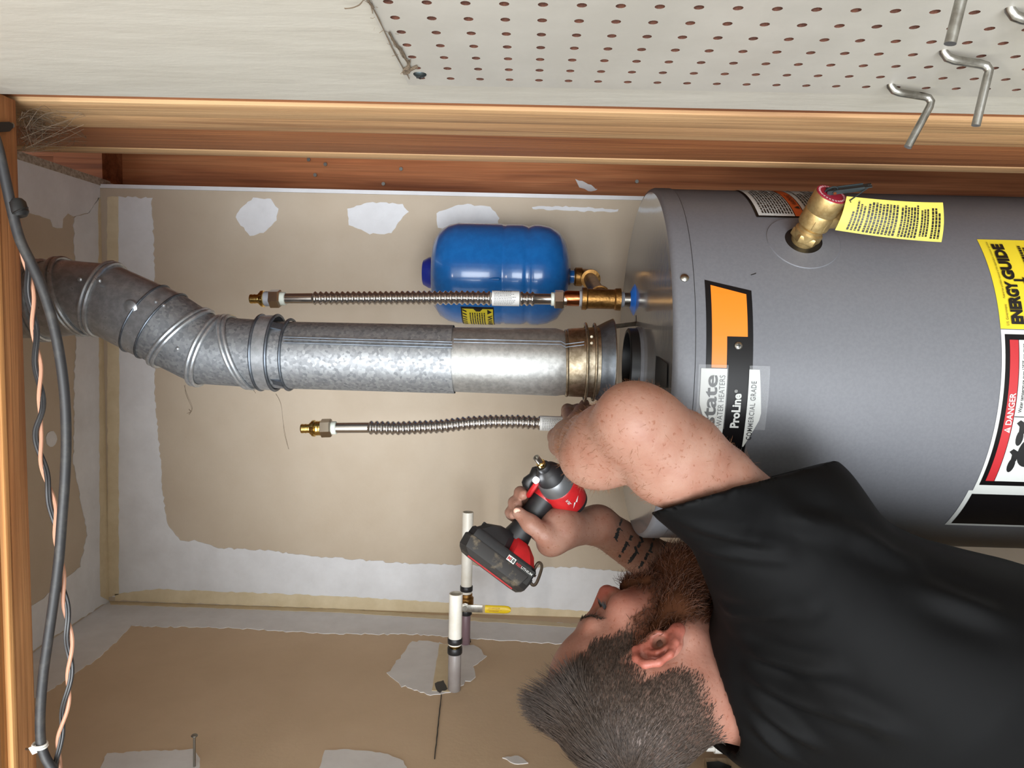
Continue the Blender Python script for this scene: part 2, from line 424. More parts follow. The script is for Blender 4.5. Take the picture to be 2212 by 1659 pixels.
# ------------------------------------------------------------------ pegboard
def pegboard():
    sp = .0246; x0, x1 = XR - .0025, XR + .0028
    ys = [.632 - sp * k for k in range(13)]; zs = [H + .0925 - .0244 * k for k in range(36)]
    dz = .0244; rh = .0033; n = 12; mb = MB()
    for yc in ys:
        for zc in zs:
            hole = [(yc + rh * math.cos(2 * math.pi * k / n + math.pi / n), zc + rh * math.sin(2 * math.pi * k / n + math.pi / n)) for k in range(n)]
            sq = []
            for k in range(n):
                c, s = math.cos(2 * math.pi * k / n + math.pi / n), math.sin(2 * math.pi * k / n + math.pi / n)
                q = 1 / max(abs(c), abs(s)); sq.append((yc + c * q * sp / 2, zc + s * q * dz / 2))
            # corners of the cell
            vs = [(x0, a, b) for a, b in hole] + [(x0, a, b) for a, b in sq] + [(x1, a, b) for a, b in hole]
            o = len(mb.v); mb.cur = 0
            fs = []
            for k in range(n):
                j = (k + 1) % n
                fs.append((k, n + k, n + j, j))
            mb.add(vs, fs)
            cs = [(yc + i * sp / 2, zc + j * dz / 2) for i, j in ((1, 1), (-1, 1), (-1, -1), (1, -1))]
            for (cy, cz), k in zip(cs, (1, 4, 7, 10)):
                mb.v.append((x0, cy, cz)); mb.f.append([o + n + k, len(mb.v) - 1, o + n + (k + 1) % n][::1]); mb.mi.append(0)
            mb.cur = 1
            for k in range(n):
                j = (k + 1) % n
                mb.f.append([o + k, o + j, o + 2 * n + j, o + 2 * n + k]); mb.mi.append(1)
            mb.cur = 0
    ya, yb_, za, zb = ys[-1] - sp / 2, ys[0] + sp / 2, zs[-1] - dz / 2, zs[0] + dz / 2
    mb.cur = 0
    mb.box((x0, yb_, za), (x1, yb_ + .007, zb))
    mb.box((x0, ya - .01, zb), (x1, yb_ + .007, zb + .0015))
    mb.box((x0, ya - .01, za), (x1, ya, zb))
    t = thing('pegboard', 'white perforated hardboard panel screwed to the rough painted wall', 'pegboard', (XR, .5, za))
    mb.build('board', [M_PEG, M_HARD], t, smooth=0)
    MB().box((x1 - .0004, ya - .008, za), (x1, yb_ + .005, zb)).build('backing', M_HARD, t, smooth=0)
    p = at(907, 160, X=x0)
    sc = MB().lathe([(.0, -.0025), (.003, -.0024), (.0052, -.0008), (.0055, 0)], p, (1, 0, 0), 16).build('screw', M_SCREW, t)
    MB().obox(p + Vector((-.0027, 0, 0)), (.0006, 0, 0), (0, .0028, 0), (0, 0, .0006)).obox(p + Vector((-.0027, 0, 0)), (.0006, 0, 0), (0, .0006, 0), (0, 0, .0028)).build('slot', M_INK, sc, smooth=0)
    return ys, zs
PY_, PZ_ = pegboard()
def hook(pts_board, prong_px, L, label, rise=.02):
    """zinc L-hook: tip bent into a hole, back wire down the board, prong standing out to the left"""
    a, b = [at(x, y, X=XR - .0025) for x, y in pts_board]
    r = .0031
    path = [a + Vector((.006, 0, .002)), a + Vector((-.001, 0, .001)), a + Vector((-.0045, 0, -.002)), a + Vector((-.0062, 0, -.007))]
    b2 = b + Vector((-.0062, 0, 0))
    path += [path[-1].lerp(b2 + Vector((0, 0, .006)), t) for t in (.5, 1)]
    path += [b2 + Vector((-.001, 0, .002)), b2 + Vector((-.004, 0, -.0005)), b2 + Vector((-.008, 0, .0003))]
    end = b2 + Vector((-L, 0, rise))
    path += [path[-1].lerp(end, t) for t in (.5, 1)]
    t = thing('peg_hook', label, 'hook', path[5], 'zinc hooks on the pegboard')
    MB().tube(path, r, 12).build('wire', M_STEEL, t)
    return t
hook(((1927, 183), (2012, 192)), None, .041, 'bare zinc peg hook nearest the timber framing, prong angled upward', .016)
hook(((2042, 110), (2138, 120)), None, .043, 'zinc peg hook with long straight prong, a few rows from the timber framing', .006)
hook(((1994, -112), (2092, -102)), None, .040, 'zinc peg hook high on the pegboard, furthest from the timber framing', .006)
hook(((2186, 18), (2284, 26)), None, .041, 'zinc peg hook lowest of those on the pegboard', .006)
# ------------------------------------------------------------------ water heater
HX, HY, HR = -.062, 1.125, .257
HZT = H - .173
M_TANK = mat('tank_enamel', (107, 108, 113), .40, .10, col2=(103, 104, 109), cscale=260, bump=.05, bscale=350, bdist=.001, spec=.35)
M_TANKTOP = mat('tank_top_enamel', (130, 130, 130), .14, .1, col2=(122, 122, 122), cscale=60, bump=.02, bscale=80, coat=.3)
M_ORANGE = mat('label_orange', (226, 122, 28), .35)
M_CARD = mat('label_card', (198, 200, 197), .45)
M_LBLK = mat('label_black', (16, 14, 15), .34, spec=.2)
M_YEL = mat('label_yellow', (214, 192, 44), .45)
M_RED = mat('label_red', (170, 34, 40), .45)
M_RUST = mat('label_rust', (200, 92, 40), .5)
M_PLAS = mat('clear_pouch', (220, 222, 224), .12, alpha=.13)
M_GALV = mat('galvanised_sheet', (166, 169, 172), .46, .66, col2=(126, 129, 133), cscale=230, voro=True, cw=(.1, .9), rough2=.58, bump=.06, bscale=120, bdist=.001)
M_GALV2 = mat('galvanised_plain', (182, 182, 180), .42, .74, col2=(160, 160, 158), cscale=120, rough2=.48, bump=.12, bscale=22, bdist=.004)
M_GALVE = mat('galvanised_elbow', (186, 190, 194), .24, .66, col2=(164, 168, 172), cscale=90, rough2=.34, bump=.05, bscale=30, bdist=.002)
M_GALVD = mat('galvanised_dull', (120, 128, 138), .42, .8, col2=(96, 102, 110), cscale=40)
M_OLD = mat('galvanised_aged', (190, 178, 158), .30, 1.0, col2=(150, 138, 118), cscale=110, rough2=.5)
def hp(s, z, e=.0):
    """unwrapped shell coordinates (metres round the tank from the front, height relative to the eye)"""
    a = s / HR
    return Vector((HX + (HR + e) * math.sin(a), HY - (HR + e) * math.cos(a), H + z))
def band(mb, s0, s1, zt, zb, e, n=None):
    n = n or max(1, int(abs(s1 - s0) / .008))
    vs = []
    for i in range(n + 1):
        s = s0 + (s1 - s0) * i / n
        vs += [hp(s, zt(s) if callable(zt) else zt, e), hp(s, zb(s) if callable(zb) else zb, e)]
    mb.add(vs, [(2 * i, 2 * i + 1, 2 * i + 3, 2 * i + 2) if s1 > s0 else (2 * i + 2, 2 * i + 3, 2 * i + 1, 2 * i) for i in range(n)])
    return mb
def ln(a, b):
    return lambda s: a[1] + (b[1] - a[1]) * (s - a[0]) / (b[0] - a[0])

st_ = thing('heater_stand', 'low plywood stand under the grey water heater', 'stand', (HX, HY, 0))
MB().box((-.34, .86, .43), (.19, 1.42, .455)).build('top_board', M_BEAM, st_, smooth=0)
for sx in (-.33, .15):
    for sy in (.87, 1.38): MB().box((sx, sy, 0), (sx + .035, sy + .035, .43)).build('leg', M_BEAM, st_, smooth=0)
heater = thing('water_heater', 'tall grey enamelled gas water heater with stickers, in the closet', 'water heater', (HX, HY, .455))
MB().lathe([(HR - .02, .47), (HR, .49), (HR, H - .198)], (HX, HY, 0), n=128).build('shell', M_TANK, heater)
MB().lathe([(HR - .002, H - .1985), (HR + .0012, H - .198), (HR + .0012, HZT - .006), (HR - .001, HZT - .0015), (HR - .005, HZT)], (HX, HY, 0), n=128, cap=False).build('cap_rim', M_TANK, heater, smooth=50)
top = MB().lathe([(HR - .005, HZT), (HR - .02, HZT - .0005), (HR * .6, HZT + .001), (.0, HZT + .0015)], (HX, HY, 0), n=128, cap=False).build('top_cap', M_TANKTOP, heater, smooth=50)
MB().torus((HX, HY, H - .1983), (HR + .0004, 0, 0), (0, HR + .0004, 0), .0006, 128, 6).build('seam', M_INK, heater)
MB().lathe([(HR - .05, .455), (HR - .05, .475)], (HX, HY, 0), n=48).build('base_ring', M_LBLK, heater)
sp_ = hp(.120, -.187, .001)
nr = (sp_ - Vector((HX, HY, sp_.z))).normalized()
MB().lathe([(.0052, 0), (.0052, .002), (.003, .004), (.0, .0046)], sp_, nr, 12).build('cap_screw', M_STEEL, heater)
# flue collar and dark sticker on the top
fl = MB().lathe([(.0555, HZT + .0005), (.0555, HZT + .006), (.052, HZT + .0065), (.050, HZT + .007)], (HX, HY, 0), n=48, cap=False).build('flue_collar', M_TANK, heater)
MB().lathe([(.0535, HZT + .006), (.0535, HZT + .0185), (.0515, HZT + .020), (.0475, HZT + .020), (.0470, HZT + .004)], (HX, HY, 0), n=48, cap=False).build('flue_ring', M_BLACK, heater)
MB().lathe([(.0468, HZT + .0035), (0, HZT + .0035)], (HX, HY, 0), n=32, cap=False).build('flue_opening', M_INK, heater)
MB().add([at(x, y, Z=HZT + .0022) for x, y in ((1414, 836), (1417, 768), (1441, 786), (1440, 838))], [(0, 1, 2, 3)]).build('top_sticker', M_LBLK, heater, smooth=0)
# front brand label
lab = MB(); e1 = .0006
band(lab, -.100, .106, -.211, -.2655, e1); band(lab, .106, .119, -.211, ln((.106, -.2655), (.119, -.211)), e1)
lab = lab.build('brand_label', M_LBLK, heater)
o_ = MB(); e2 = .0010
band(o_, .012, .049, -.2175, -.235, e2); band(o_, .049, .101, -.2175, -.259, e2, 8); band(o_, .101, .112, -.2175, ln((.101, -.259), (.112, -.2175)), e2)
o_.build('orange_panel', M_ORANGE, lab)
card = MB(); e3 = .0014
band(card, -.100, .011, lambda s: -.2055 - .00006 * 0 + (0.0 if s > -.03 else -(-.03 - s) * .35), -.236, e3)
card = card.build('brand_card', M_CARD, heater)
card2 = MB(); band(card2, -.092, .011, -.2615, lambda s: -.2735 - (.011 - s) * .10 if s > -.045 else -.2791 + (-.045 - s) * .42, e3)
card2 = card2.build('grade_card', M_CARD, heater)
pouch = MB(); band(pouch, -.060, .0155, -.202, -.2365, .0040); band(pouch, -.060, .0155, -.261, -.2845, .0040)
pouch.build('clear_pouch', M_PLAS, heater)
e4 = .0019
P4 = lambda s, z: hp(s, z, e4)
t_ = MB(); letter(t_, 'state', P4, -.0575, -.2248, .0152, .0610, bold=.022); t_.build('lettering', M_INK, card)
t_ = MB(); letter(t_, 'WATER HEATERS', P4, -.0575, -.2338, .0066, .0610, bold=-.004); t_.build('lettering', M_INK, card)
t_ = MB(); t_.add([P4(-.0665 + .0065 * math.cos(t), -.2265 + .0065 * math.sin(t)) for t in np.linspace(0, 6.28, 17)[:-1]], [tuple(range(16))]); t_.build('emblem', mat('emblem_navy', (34, 40, 58), .4), card)
t_ = MB(); letter(t_, 'ProLine', P4, -.0590, -.2535, .0096, .0415, bold=.035); letter(t_, '®', P4, -.0165, -.2490, .0034); t_.build('lettering', M_CARD, lab)
t_ = MB(); letter(t_, 'COMMERCIAL GRADE', P4, -.074, -.2705, .0060, .0715, bold=.012, spacing=1.15); t_.build('lettering', M_INK, card2)
p = hp(.038, -.248, .001); nr = (p - Vector((HX, HY, p.z))).normalized()
scw = MB().lathe([(.0048, 0), (.0046, .0012), (.0030, .0026), (.0, .003)], p, nr, 16).build('label_screw', M_STEEL, heater)
tg = Vector((0, 0, 1)); bt = nr.cross(tg)
MB().obox(p + nr * .0029, nr * .0005, tg * .0026, bt * .0006).obox(p + nr * .0029, nr * .0005, bt * .0026, tg * .0006).build('cross_slot', M_INK, scw, smooth=0)
# energy label
eg = MB(); band(eg, .0665, .192, -.5525, -.76, e1); eg = eg.build('energy_label', M_YEL, heater)
t_ = MB()
letter(t_, 'ENERGY', P4, .072, -.5785, .0125, .0545, bold=.06); letter(t_, 'GUIDE', P4, .1285, -.5785, .0125, .0545, bold=.06)
t_.add([P4(.1265, -.577), P4(.1295, -.577), P4(.1295, -.588), P4(.133, -.588), P4(.128, -.594), P4(.123, -.588), P4(.1265, -.588)], [tuple(range(7))])
letter(t_, 'U.S. Government', P4, .070, -.5622, .0030, .026); letter(t_, 'Federal law prohibits removal of this label before consumer purchase', P4, .104, -.5622, .0026, .082)
fineprint(t_, P4, .140, .186, -.66, -.594, 12, 3); fineprint(t_, P4, .072, .118, -.66, -.588, 10, 4)
t_.build('lettering', M_INK, eg)
# danger label
dl = MB(); band(dl, -.139, .0655, -.5525, -.80, e1); dl = dl.build('danger_label', M_CARD, heater)
k_ = MB(); band(k_, -.129, .060, -.5565, -.80, e2); k_.build('black_border', M_LBLK, dl)
k_ = MB(); band(k_, -.122, .0535, -.5615, -.5715, e3); k_.build('red_bar', M_RED, dl)
k_ = MB(); band(k_, -.122, .0535, -.5722, -.79, e3); k_.build('white_panel', M_CARD, dl)
t_ = MB(); letter(t_, 'DANGER', P4, -.046, -.5700, .0068, .038, bold=.02)
t_.add([P4(-.056, -.5702), P4(-.0485, -.5702), P4(-.0522, -.5630)], [(0, 1, 2)]); t_.build('lettering', M_CARD, dl)
t_ = MB(); letter(t_, '!', lambda s, z: hp(s, z, .0023), -.0527, -.5695, .0045, bold=.02); t_.build('mark', M_RED, dl)
t_ = MB(); letter(t_, 'Water temperature over 125°F can cause', P4, -.031, -.5795, .0042, .080, bold=.01)
letter(t_, 'severe burns instantly or death', P4, -.031, -.5865, .0042, .068, bold=.01)
fineprint(t_, P4, -.031, .048, -.66, -.591, 9, 5)
band(t_, -.0365, -.0355, -.5722, -.70, e4); t_.build('lettering', M_INK, dl)
pg = MB()                       # pictogram of hands over a tub
for sx in (-.062, -.098):
    c0 = (sx, -.5815)
    pg.add([P4(c0[0] + .010 * math.cos(t), c0[1] - .002 + .0042 * math.sin(t)) for t in np.linspace(0, 6.28, 15)[:-1]], [tuple(range(14))])
    pg.add([P4(c0[0] + a, c0[1] + b) for a, b in ((.002, 0), (.014, .001), (.018, .005), (.022, .001), (.018, -.006), (.006, -.006))], [tuple(range(6))])
pg.add([P4(-.080 + .020 * math.cos(t), -.600 + .014 * math.sin(t)) for t in np.linspace(0, 6.28, 25)[:-1]], [tuple(range(24))])
pg.build('pictogram', M_INK, dl)
l3 = MB(); band(l3, -.21, -.1385, -.5475, -.80, e1); l3 = l3.build('side_label', M_CARD, heater)
k_ = MB(); band(k_, -.205, -.144, -.5535, -.80, e2); k_.build('black_border', M_LBLK, l3)
# warning sheet on the right flank
ws = MB(); band(ws, .228, .352, -.289, -.412, e1); ws = ws.build('warning_sheet', M_LBLK, heater)
k_ = MB(); band(k_, .2315, .3495, -.2925, -.3385, e2); band(k_, .2315, .3495, -.3525, -.4095, e2); k_.build('white_panel', M_CARD, ws)
k_ = MB(); band(k_, .2315, .3495, -.3395, -.3515, e2); k_.build('orange_bar', M_RUST, ws)
t_ = MB(); fineprint(t_, P4, .236, .345, -.3365, -.296, 11, 7, .5); fineprint(t_, P4, .236, .345, -.405, -.3555, 12, 8, .5)
letter(t_, 'WARNING', P4, .262, -.3495, .0070, .040); t_.add([P4(.250, -.3495), P4(.258, -.3495), P4(.254, -.3425)], [(0, 1, 2)])
t_.build('lettering', M_INK, ws)
# scratches
k_ = MB(); k_.add([hp(*q, e1) for q in ((.1265, -.2665), (.1275, -.2668), (.1305, -.2735), (.1290, -.2730))], [(0, 1, 2, 3)]); k_.build('scratch', M_INK, heater, smooth=0)

# pressed disc and hole for the relief valve
sv, zv = .183, -.338
cv = hp(sv, zv, 0); nv = (cv - Vector((HX, HY, cv.z))).normalized(); tv = Vector((0, 0, 1)).cross(nv).normalized()
def vp(a, r, e):
    return hp(sv + r * math.cos(a), zv + r * math.sin(a), e)
dsc = MB(); rr = [(.0222, -.0015), (.0226, .0016), (.028, .0012), (.040, .0012), (.0440, .0012), (.0448, .0001)]
dsc.loft([[vp(2 * math.pi * k / 48, r, e) for k in range(48)] for r, e in rr], cap=False)
dsc.build('pressed_disc', M_TANK, heater)
hl = MB(); hl.loft([[vp(2 * math.pi * k / 48, r, e) for k in range(48)] for r, e in ((.0224, .0014), (.0222, .0008), (.0001, .0008))], cap=False)
hl.build('valve_hole', M_INK, heater)

# ------------------------------------------------------------------ relief valve with tag
M_BRASS = mat('brass_cast', (198, 172, 120), .42, .85, col2=(178, 150, 100), cscale=150, bump=.12, bscale=300, bdist=.001)
M_BRASSP = mat('brass_polished', (222, 190, 116), .18, 1.0)
M_BRONZE = mat('bronze_cast', (164, 122, 68), .38, .9, col2=(132, 96, 52), cscale=90, bump=.35, bscale=260, bdist=.0015)
M_CRIM = mat('valve_cap_crimson', (150, 28, 52), .45)
M_COPPER = mat('copper', (200, 128, 84), .25, 1.0, col2=(150, 84, 52), cscale=40)
M_TAG = mat('tag_yellow', (206, 190, 82), .55)
axv = (at(1782, 461, D=.80) - cv); axv = (nv * .8 + Vector((0, 0, -.18)) + tv * .12).normalized()
rv = thing('relief_valve', 'brass temperature and pressure relief valve with crimson cap on the heater shell', 'valve', cv)
MB().lathe([(0.0141, -.004), (0.0158, .004), (0.0169, .012), (0.0169, .015), (0.0149, .017), (0.0149, .020), (0.0186, .024), (0.0190, .040), (0.0181, .043), (0.0194, .046), (0.0194, .064), (0.0186, .066), (0.0000, .066)], cv, axv, 32, a0=tv).build('valve_casting', M_BRASS, rv)
hx = MB().lathe([(0.0179, .003), (0.0186, .004), (0.0186, .012), (0.0179, .013)], cv, axv, 6).build('hex_collar', M_BRASS, rv)
MB().lathe([(0.0181, .0661), (0.0181, .0672), (0.0000, .0672)], cv, axv, 32).build('cap_plate', M_CRIM, rv)
ring = MB()
u_, b_ = tv, axv.cross(tv).normalized()
u_ = (u_ - axv * u_.dot(axv)).normalized(); b_ = axv.cross(u_)
for k in range(26):
    a = 2 * math.pi * k / 26; c = cv + axv * .0674 + (u_ * math.cos(a) + b_ * math.sin(a)) * .0152
    ring.obox(c, (u_ * -math.sin(a) + b_ * math.cos(a)) * .0011, (u_ * math.cos(a) + b_ * math.sin(a)) * .0012, axv * .0001)
ring.build('cap_lettering', mat('cap_print', (214, 170, 176), .5), rv, smooth=0)
dn = (Vector((0, 0, -1)) + axv * .1).normalized(); o2 = cv + axv * .034
MB().lathe([(.0150, .004), (.0142, .016), (.0142, .024), (.0156, .025), (.0156, .028), (.0150, .0285), (.0150, .033), (.0118, .033), (.0118, .012)], o2, dn, 28, cap=False).build('outlet', M_BRASS, rv)
sd_ = (Vector((-.75, -.55, .1)) - axv * Vector((-.75, -.55, .1)).dot(axv)).normalized()
bxx = MB(); bb = cv + axv * .031 + sd_ * .0166; tb = axv.cross(sd_)
for (a0_, b0_, a1_, b1_) in ((-.0075, -.0055, -.0058, .0055), (.0058, -.0055, .0075, .0055), (-.0075, -.0055, .0075, -.0040), (-.0075, .0040, .0075, .0055)):
    bxx.obox(bb + tb * (a0_ + a1_) / 2 + axv * (b0_ + b1_) / 2, tb * abs(a1_ - a0_) / 2, axv * abs(b1_ - b0_) / 2, sd_ * .0009)
bxx.build('cast_frame', M_BRASS, rv, smooth=0)
l0 = cv + axv * .0675; ld = (Vector((.02, -.10, -.75)) + axv * .10).normalized()
lend = l0 + ld * .040 + axv * .005
DL = -(CM.T @ np.array([lend.x, lend.y, lend.z - H]))[2]
def tagp(u, v, e=0):
    """u 0..1 along, v 0..1 across"""
    a = at(1804, 497, D=DL + .012).lerp(at(1829, 424, D=DL), v)
    b = at(2028, 520, D=DL + .012).lerp(at(2031, 435, D=DL + .004), v)
    q = a.lerp(b, u); d = Vector((-.35, -.93, 0)).normalized()
    return q + d * (.012 * math.sin(u * 2.6) + .004 * math.sin(v * 3.1) + e)
lev = MB(); lw = axv.cross(ld).normalized(); ln_ = ld.cross(lw)
lev.obox(l0 + ld * .016 + axv * .005, ld * .024, lw * .0042, ln_ * .0006)
for sg in (-1, 1): lev.obox(l0 + ld * .012 + axv * .0040 + lw * .0042 * sg, ld * .020, lw * .0005, ln_ * .0026)
lev.tube([lend - ld * .004, lend, tagp(.03, .90, .002), tagp(.05, .86, 0), tagp(.03, .84, -.002)], .0008, 6)
lev.lathe([(.0026, -.006), (.0026, .006)], l0 + axv * .004, lw, 12)
lev.torus(l0 + axv * .004 - ld * .003, ld * .0065, axv * .0055, .0010, 20, 6)
lev.build('lever', M_SCREW, rv)
MB().lathe([(.0018, -.0068), (.0018, .0068)], l0 + axv * .004, lw, 10).build('pin', M_COPPER, rv)
# tag : a thin curved card hanging from the lever
tagt = thing('warning_tag', 'yellow printed card tag hanging down from the relief valve lever', 'tag', tagp(0, .5))
tm = MB(); nu, nvv = 14, 6
vsf = [tagp(u / nu, v / nvv) for u in range(nu + 1) for v in range(nvv + 1)]
vsb = [tagp(u / nu, v / nvv, -.0005) for u in range(nu + 1) for v in range(nvv + 1)]
q = nvv + 1
ff = [(u * q + v, u * q + v + 1, (u + 1) * q + v + 1, (u + 1) * q + v) for u in range(nu) for v in range(nvv)]
tm.add(vsf, ff); tm.add(vsb, [f[::-1] for f in ff])
per = [u * q for u in range(nu + 1)] + [nu * q + v for v in range(1, q)] + [u * q + nvv for u in range(nu - 1, -1, -1)] + [v for v in range(nvv - 1, 0, -1)]
nn_ = len(vsf)
tm.f += [[per[i], per[(i + 1) % len(per)], per[(i + 1) % len(per)] + nn_, per[i] + nn_] for i in range(len(per))]; tm.mi += [0] * len(per)
tm.build('card', M_TAG, tagt, smooth=60)
tp_ = MB(); tpl = lambda a, b: tagp(1 - b, a, .0006)      # lettering reads across the tag
fineprint(tp_, tpl, .07, .93, .80, .93, 4, 11, .55); fineprint(tp_, tpl, .06, .94, .49, .79, 9, 12, .62, .1); fineprint(tp_, tpl, .06, .94, .28, .47, 6, 13, .62, .1)
fineprint(tp_, tpl, .12, .85, .17, .265, 3, 14, .6, .2); fineprint(tp_, tpl, .08, .9, .04, .15, 3, 15, .6, .2)
tp_.build('print', M_INK, tagt, smooth=0)
# ------------------------------------------------------------------ vent pipe
VY = 1.118
def ell(p1, p2, R=.0515, yc=VY):
    a, b = at(*p1, Y=yc), at(*p2, Y=yc)
    return (a + b) / 2, (a - b) / 2, Vector((0, R, 0))
def ering(c, a, b, n=56, k=1.0):
    return [c + (a * math.cos(2 * math.pi * i / n) + b * math.sin(2 * math.pi * i / n)) * k for i in range(n)]
def rivet(px, py, parent, r=.0035, name='rivet', m=None):
    # on the front of the pipe: step out of the pipe plane towards the camera
    p = at(px, py, Y=VY - .0512)
    n = Vector((0, -1, 0))
    return MB().lathe([(r, -.002), (r, .0004), (r * .7, .0014), (0, .0019)], p, n, 12).build(name, m or M_GALVE, parent)
EL = [ell((-60, 566), (-60, 728)), ell((88, 566), (100, 732)), ell((130, 560), (183, 721)), ell((247, 571), (205, 721)), ell((362, 622), (281, 760))]
up = thing('vent_elbow', 'smooth dark-toned galvanised elbow where the vent pipe rises behind the header', 'vent pipe', EL[4][0], 'galvanised vent elbows')
for k in range(4):
    MB().loft([ering(*EL[k]), ering(*[q for q in EL[k]][:1], EL[k][1].lerp(EL[k + 1][1], 0) if False else EL[k][1], EL[k][2]) if False else ering(EL[k][0].lerp(EL[k + 1][0], .5), EL[k][1].lerp(EL[k + 1][1], .5) * .997, EL[k][2]), ering(*EL[k + 1])], cap=False).build('gore', M_GALVE, up)
for k in (1, 2, 3):
    c, a, b = EL[k]
    for q, off in ((-1, .0035), (1, .0035)):
        d = (EL[min(k + 1, 4)][0] - EL[k - 1][0]).normalized() * off * q
        MB().torus(c + d, a * 1.03, b * 1.03, .0034).build('swage_bead', M_GALVE, up)
for x, y in ((172, 603), (213, 606)): rivet(x, y, up)
sb = at(281, 665, Y=VY - .049)
MB().lathe([(.012, -.004), (.011, .0005), (.007, .003), (.0, .0042)], sb, (-.1, -1, .1), 20).build('dimple', M_GALVE, up)
sb = at(88, 642, Y=VY - .050)
MB().lathe([(.013, -.004), (.012, .0005), (.007, .0035), (.0, .0045)], sb, (.1, -1, .1), 20).build('dimple', M_GALVE, up)
EM = [ell((355, 618), (276, 758), .0530), ell((393, 636), (306, 772), .0530), ell((447, 672), (337, 787)), ell((478, 687), (424, 829)), ell((491, 685), (543, 836)), ell((575, 692), (572, 838))]
lo = thing('vent_elbow', 'spangled galvanised elbow joining the slanted and upright vent pipe', 'vent pipe', EM[5][0], 'galvanised vent elbows')
MB().loft([ering(*EM[0]), ering(*EM[1])], cap=False).build('collar_band', M_GALVE, lo)
for k in (0, 1): MB().torus(EM[k][0], EM[k][1] * 1.01, EM[k][2] * 1.01, .0016).build('band_edge', M_GALVD, lo)
for k in range(1, 5):
    MB().loft([ering(EM[k][0], EM[k][1] * .99, EM[k][2] * .98), ering(*EM[k + 1])], cap=False).build('gore', M_GALV, lo)
for k in (2, 3, 4):
    c, a, b = EM[k]
    for q in (-1, 1):
        d = (EM[k + 1][0] - EM[k - 1][0]).normalized() * .0034 * q
        MB().torus(c + d, a * 1.03, b * 1.03, .0033).build('swage_bead', M_GALVE, lo)
for x, y in ((365, 724), (383, 753), (415, 771)): rivet(x, y, lo, .0032)
for x, y in ((336, 652), (353, 660)): rivet(x, y, lo, .0026)
# upright pipe
PU = [ell((566, 681), (566, 842), .0535), ell((600, 681), (596, 843), .0535)]
pu = thing('vent_pipe', 'long spangled galvanised vent pipe with a lock seam, upper length', 'vent pipe', at(977, 776, Y=VY), 'upright vent pipe lengths')
P_a, P_b = ell((585, 694), (582, 838)), ell((980, 702), (983, 850))
MB().loft([ering(P_a[0].lerp(P_b[0], t), P_a[1].lerp(P_b[1], t), P_a[2]) for t in (0, .25, .5, .75, 1)] + [ering(P_b[0], P_b[1] * .985, P_b[2] * .985)], cap=False).build('tube', M_GALV, pu)
cl = MB().loft([ering(*PU[0]), ering(*PU[1])], cap=False).build('clamp_band', M_GALVE, pu)
for k in (0, 1): MB().torus(PU[k][0], PU[k][1], PU[k][2], .0024).build('band_bead', M_GALVD, cl)
c3 = ell((628, 690), (626, 842), .0525); MB().torus(c3[0], c3[1], c3[2], .0022).build('band_bead', M_GALVD, cl)
for (x, y) in ((598, 705), (598, 826)):
    s_ = 1 if y < 770 else -1
    p0 = at(x, y, Y=VY - (.030 if s_ > 0 else .034))
    MB().obox(p0, (.002, -.002 * s_, .009), (.004, .005 * s_, 0), (.0012 * s_, -.0012, 0)).build('clamp_lug', M_GALVD, cl, smooth=0)
sm = MB(); a0_, b0_ = at(612, 733, Y=VY - .0500), at(977, 744, Y=VY - .0505)
for o_z in (-.0045, 0, .0035):
    sm.tube([a0_ + Vector((o_z, 0, 0)), b0_ + Vector((o_z, 0, 0))], .0009, 6)
sm.build('lock_seam', M_GALVD, pu)
pl = thing('vent_pipe', 'short bright galvanised vent sleeve ending in a crimped aged collar over the draft hood', 'vent pipe', at(1290, 779, Y=VY), 'upright vent pipe lengths')
S_ = [ell((976, 707), (979, 846), .0498), ell((1200, 709), (1200, 855), .0510), ell((1214, 713), (1214, 853), .0500), ell((1221, 716), (1222, 853), .0488)]
MB().loft([ering(*S_[0]), ering(*S_[1]), ering(*S_[2]), ering(*S_[3])], cap=False).build('tube', M_GALV2, pl)
K_ = [ell((1222, 716), (1223, 853), .0490), ell((1226, 710), (1227, 856), .0508), ell((1294, 706), (1290, 859), .0520)]
MB().loft([ering(*k) for k in K_], cap=False).build('crimped_collar', M_OLD, pl)
kb = MB().torus(K_[0][0], K_[0][1] * 1.02, K_[0][2] * 1.02, .0022).build('crimp_bead', M_OLD, pl)
for x1, x2, yy in ((1265, 1262, (699, 866)), (1284, 1280, (700, 864))):
    q_ = ell((x1, yy[0]), (x2, yy[1]), .0555); MB().torus(q_[0], q_[1], q_[2], .0020).build('collar_flange', M_OLD, pl)
for x, y in ((1278, 727), (1278, 741)): rivet(x, y, pl, .0028, m=M_OLD)
sm = MB(); a0_, b0_ = at(980, 735, Y=VY - .0490), at(1212, 740, Y=VY - .0505)
for o_z in (-.0025, .0018): sm.tube([a0_ + Vector((o_z, 0, 0)), b0_ + Vector((o_z, 0, 0)), at(1222, 746, Y=VY - .049) + Vector((o_z, 0, 0)), at(1262, 741, Y=VY - .052) + Vector((o_z, 0, 0))], .0008, 6)
sm.build('lock_seam', M_GALVD, pl)
_lp = at(1375, 690, Z=HZT); LEGA = math.atan2(_lp.y - HY, _lp.x - HX)
dh = thing('draft_hood', 'dull blue-grey flared draft hood standing over the heater flue', 'draft hood', (HX, HY, HZT))
zz = lambda z: H + z
MB().lathe([(.0520, zz(-.098)), (.0545, zz(-.103)), (.0560, zz(-.108)), (.0620, zz(-.119)), (.0668, zz(-.1290)), (.0668, zz(-.1310)), (.0655, zz(-.1310)), (.0600, zz(-.119)), (.05, zz(-.108))], (HX, HY, 0), n=56, cap=False).build('skirt', M_GALVD, dh, smooth=60)
MB().torus((HX, HY, zz(-.1305)), (.0664, 0, 0), (0, .0664, 0), .0009, 56, 6).build('rolled_rim', M_STEEL, dh)
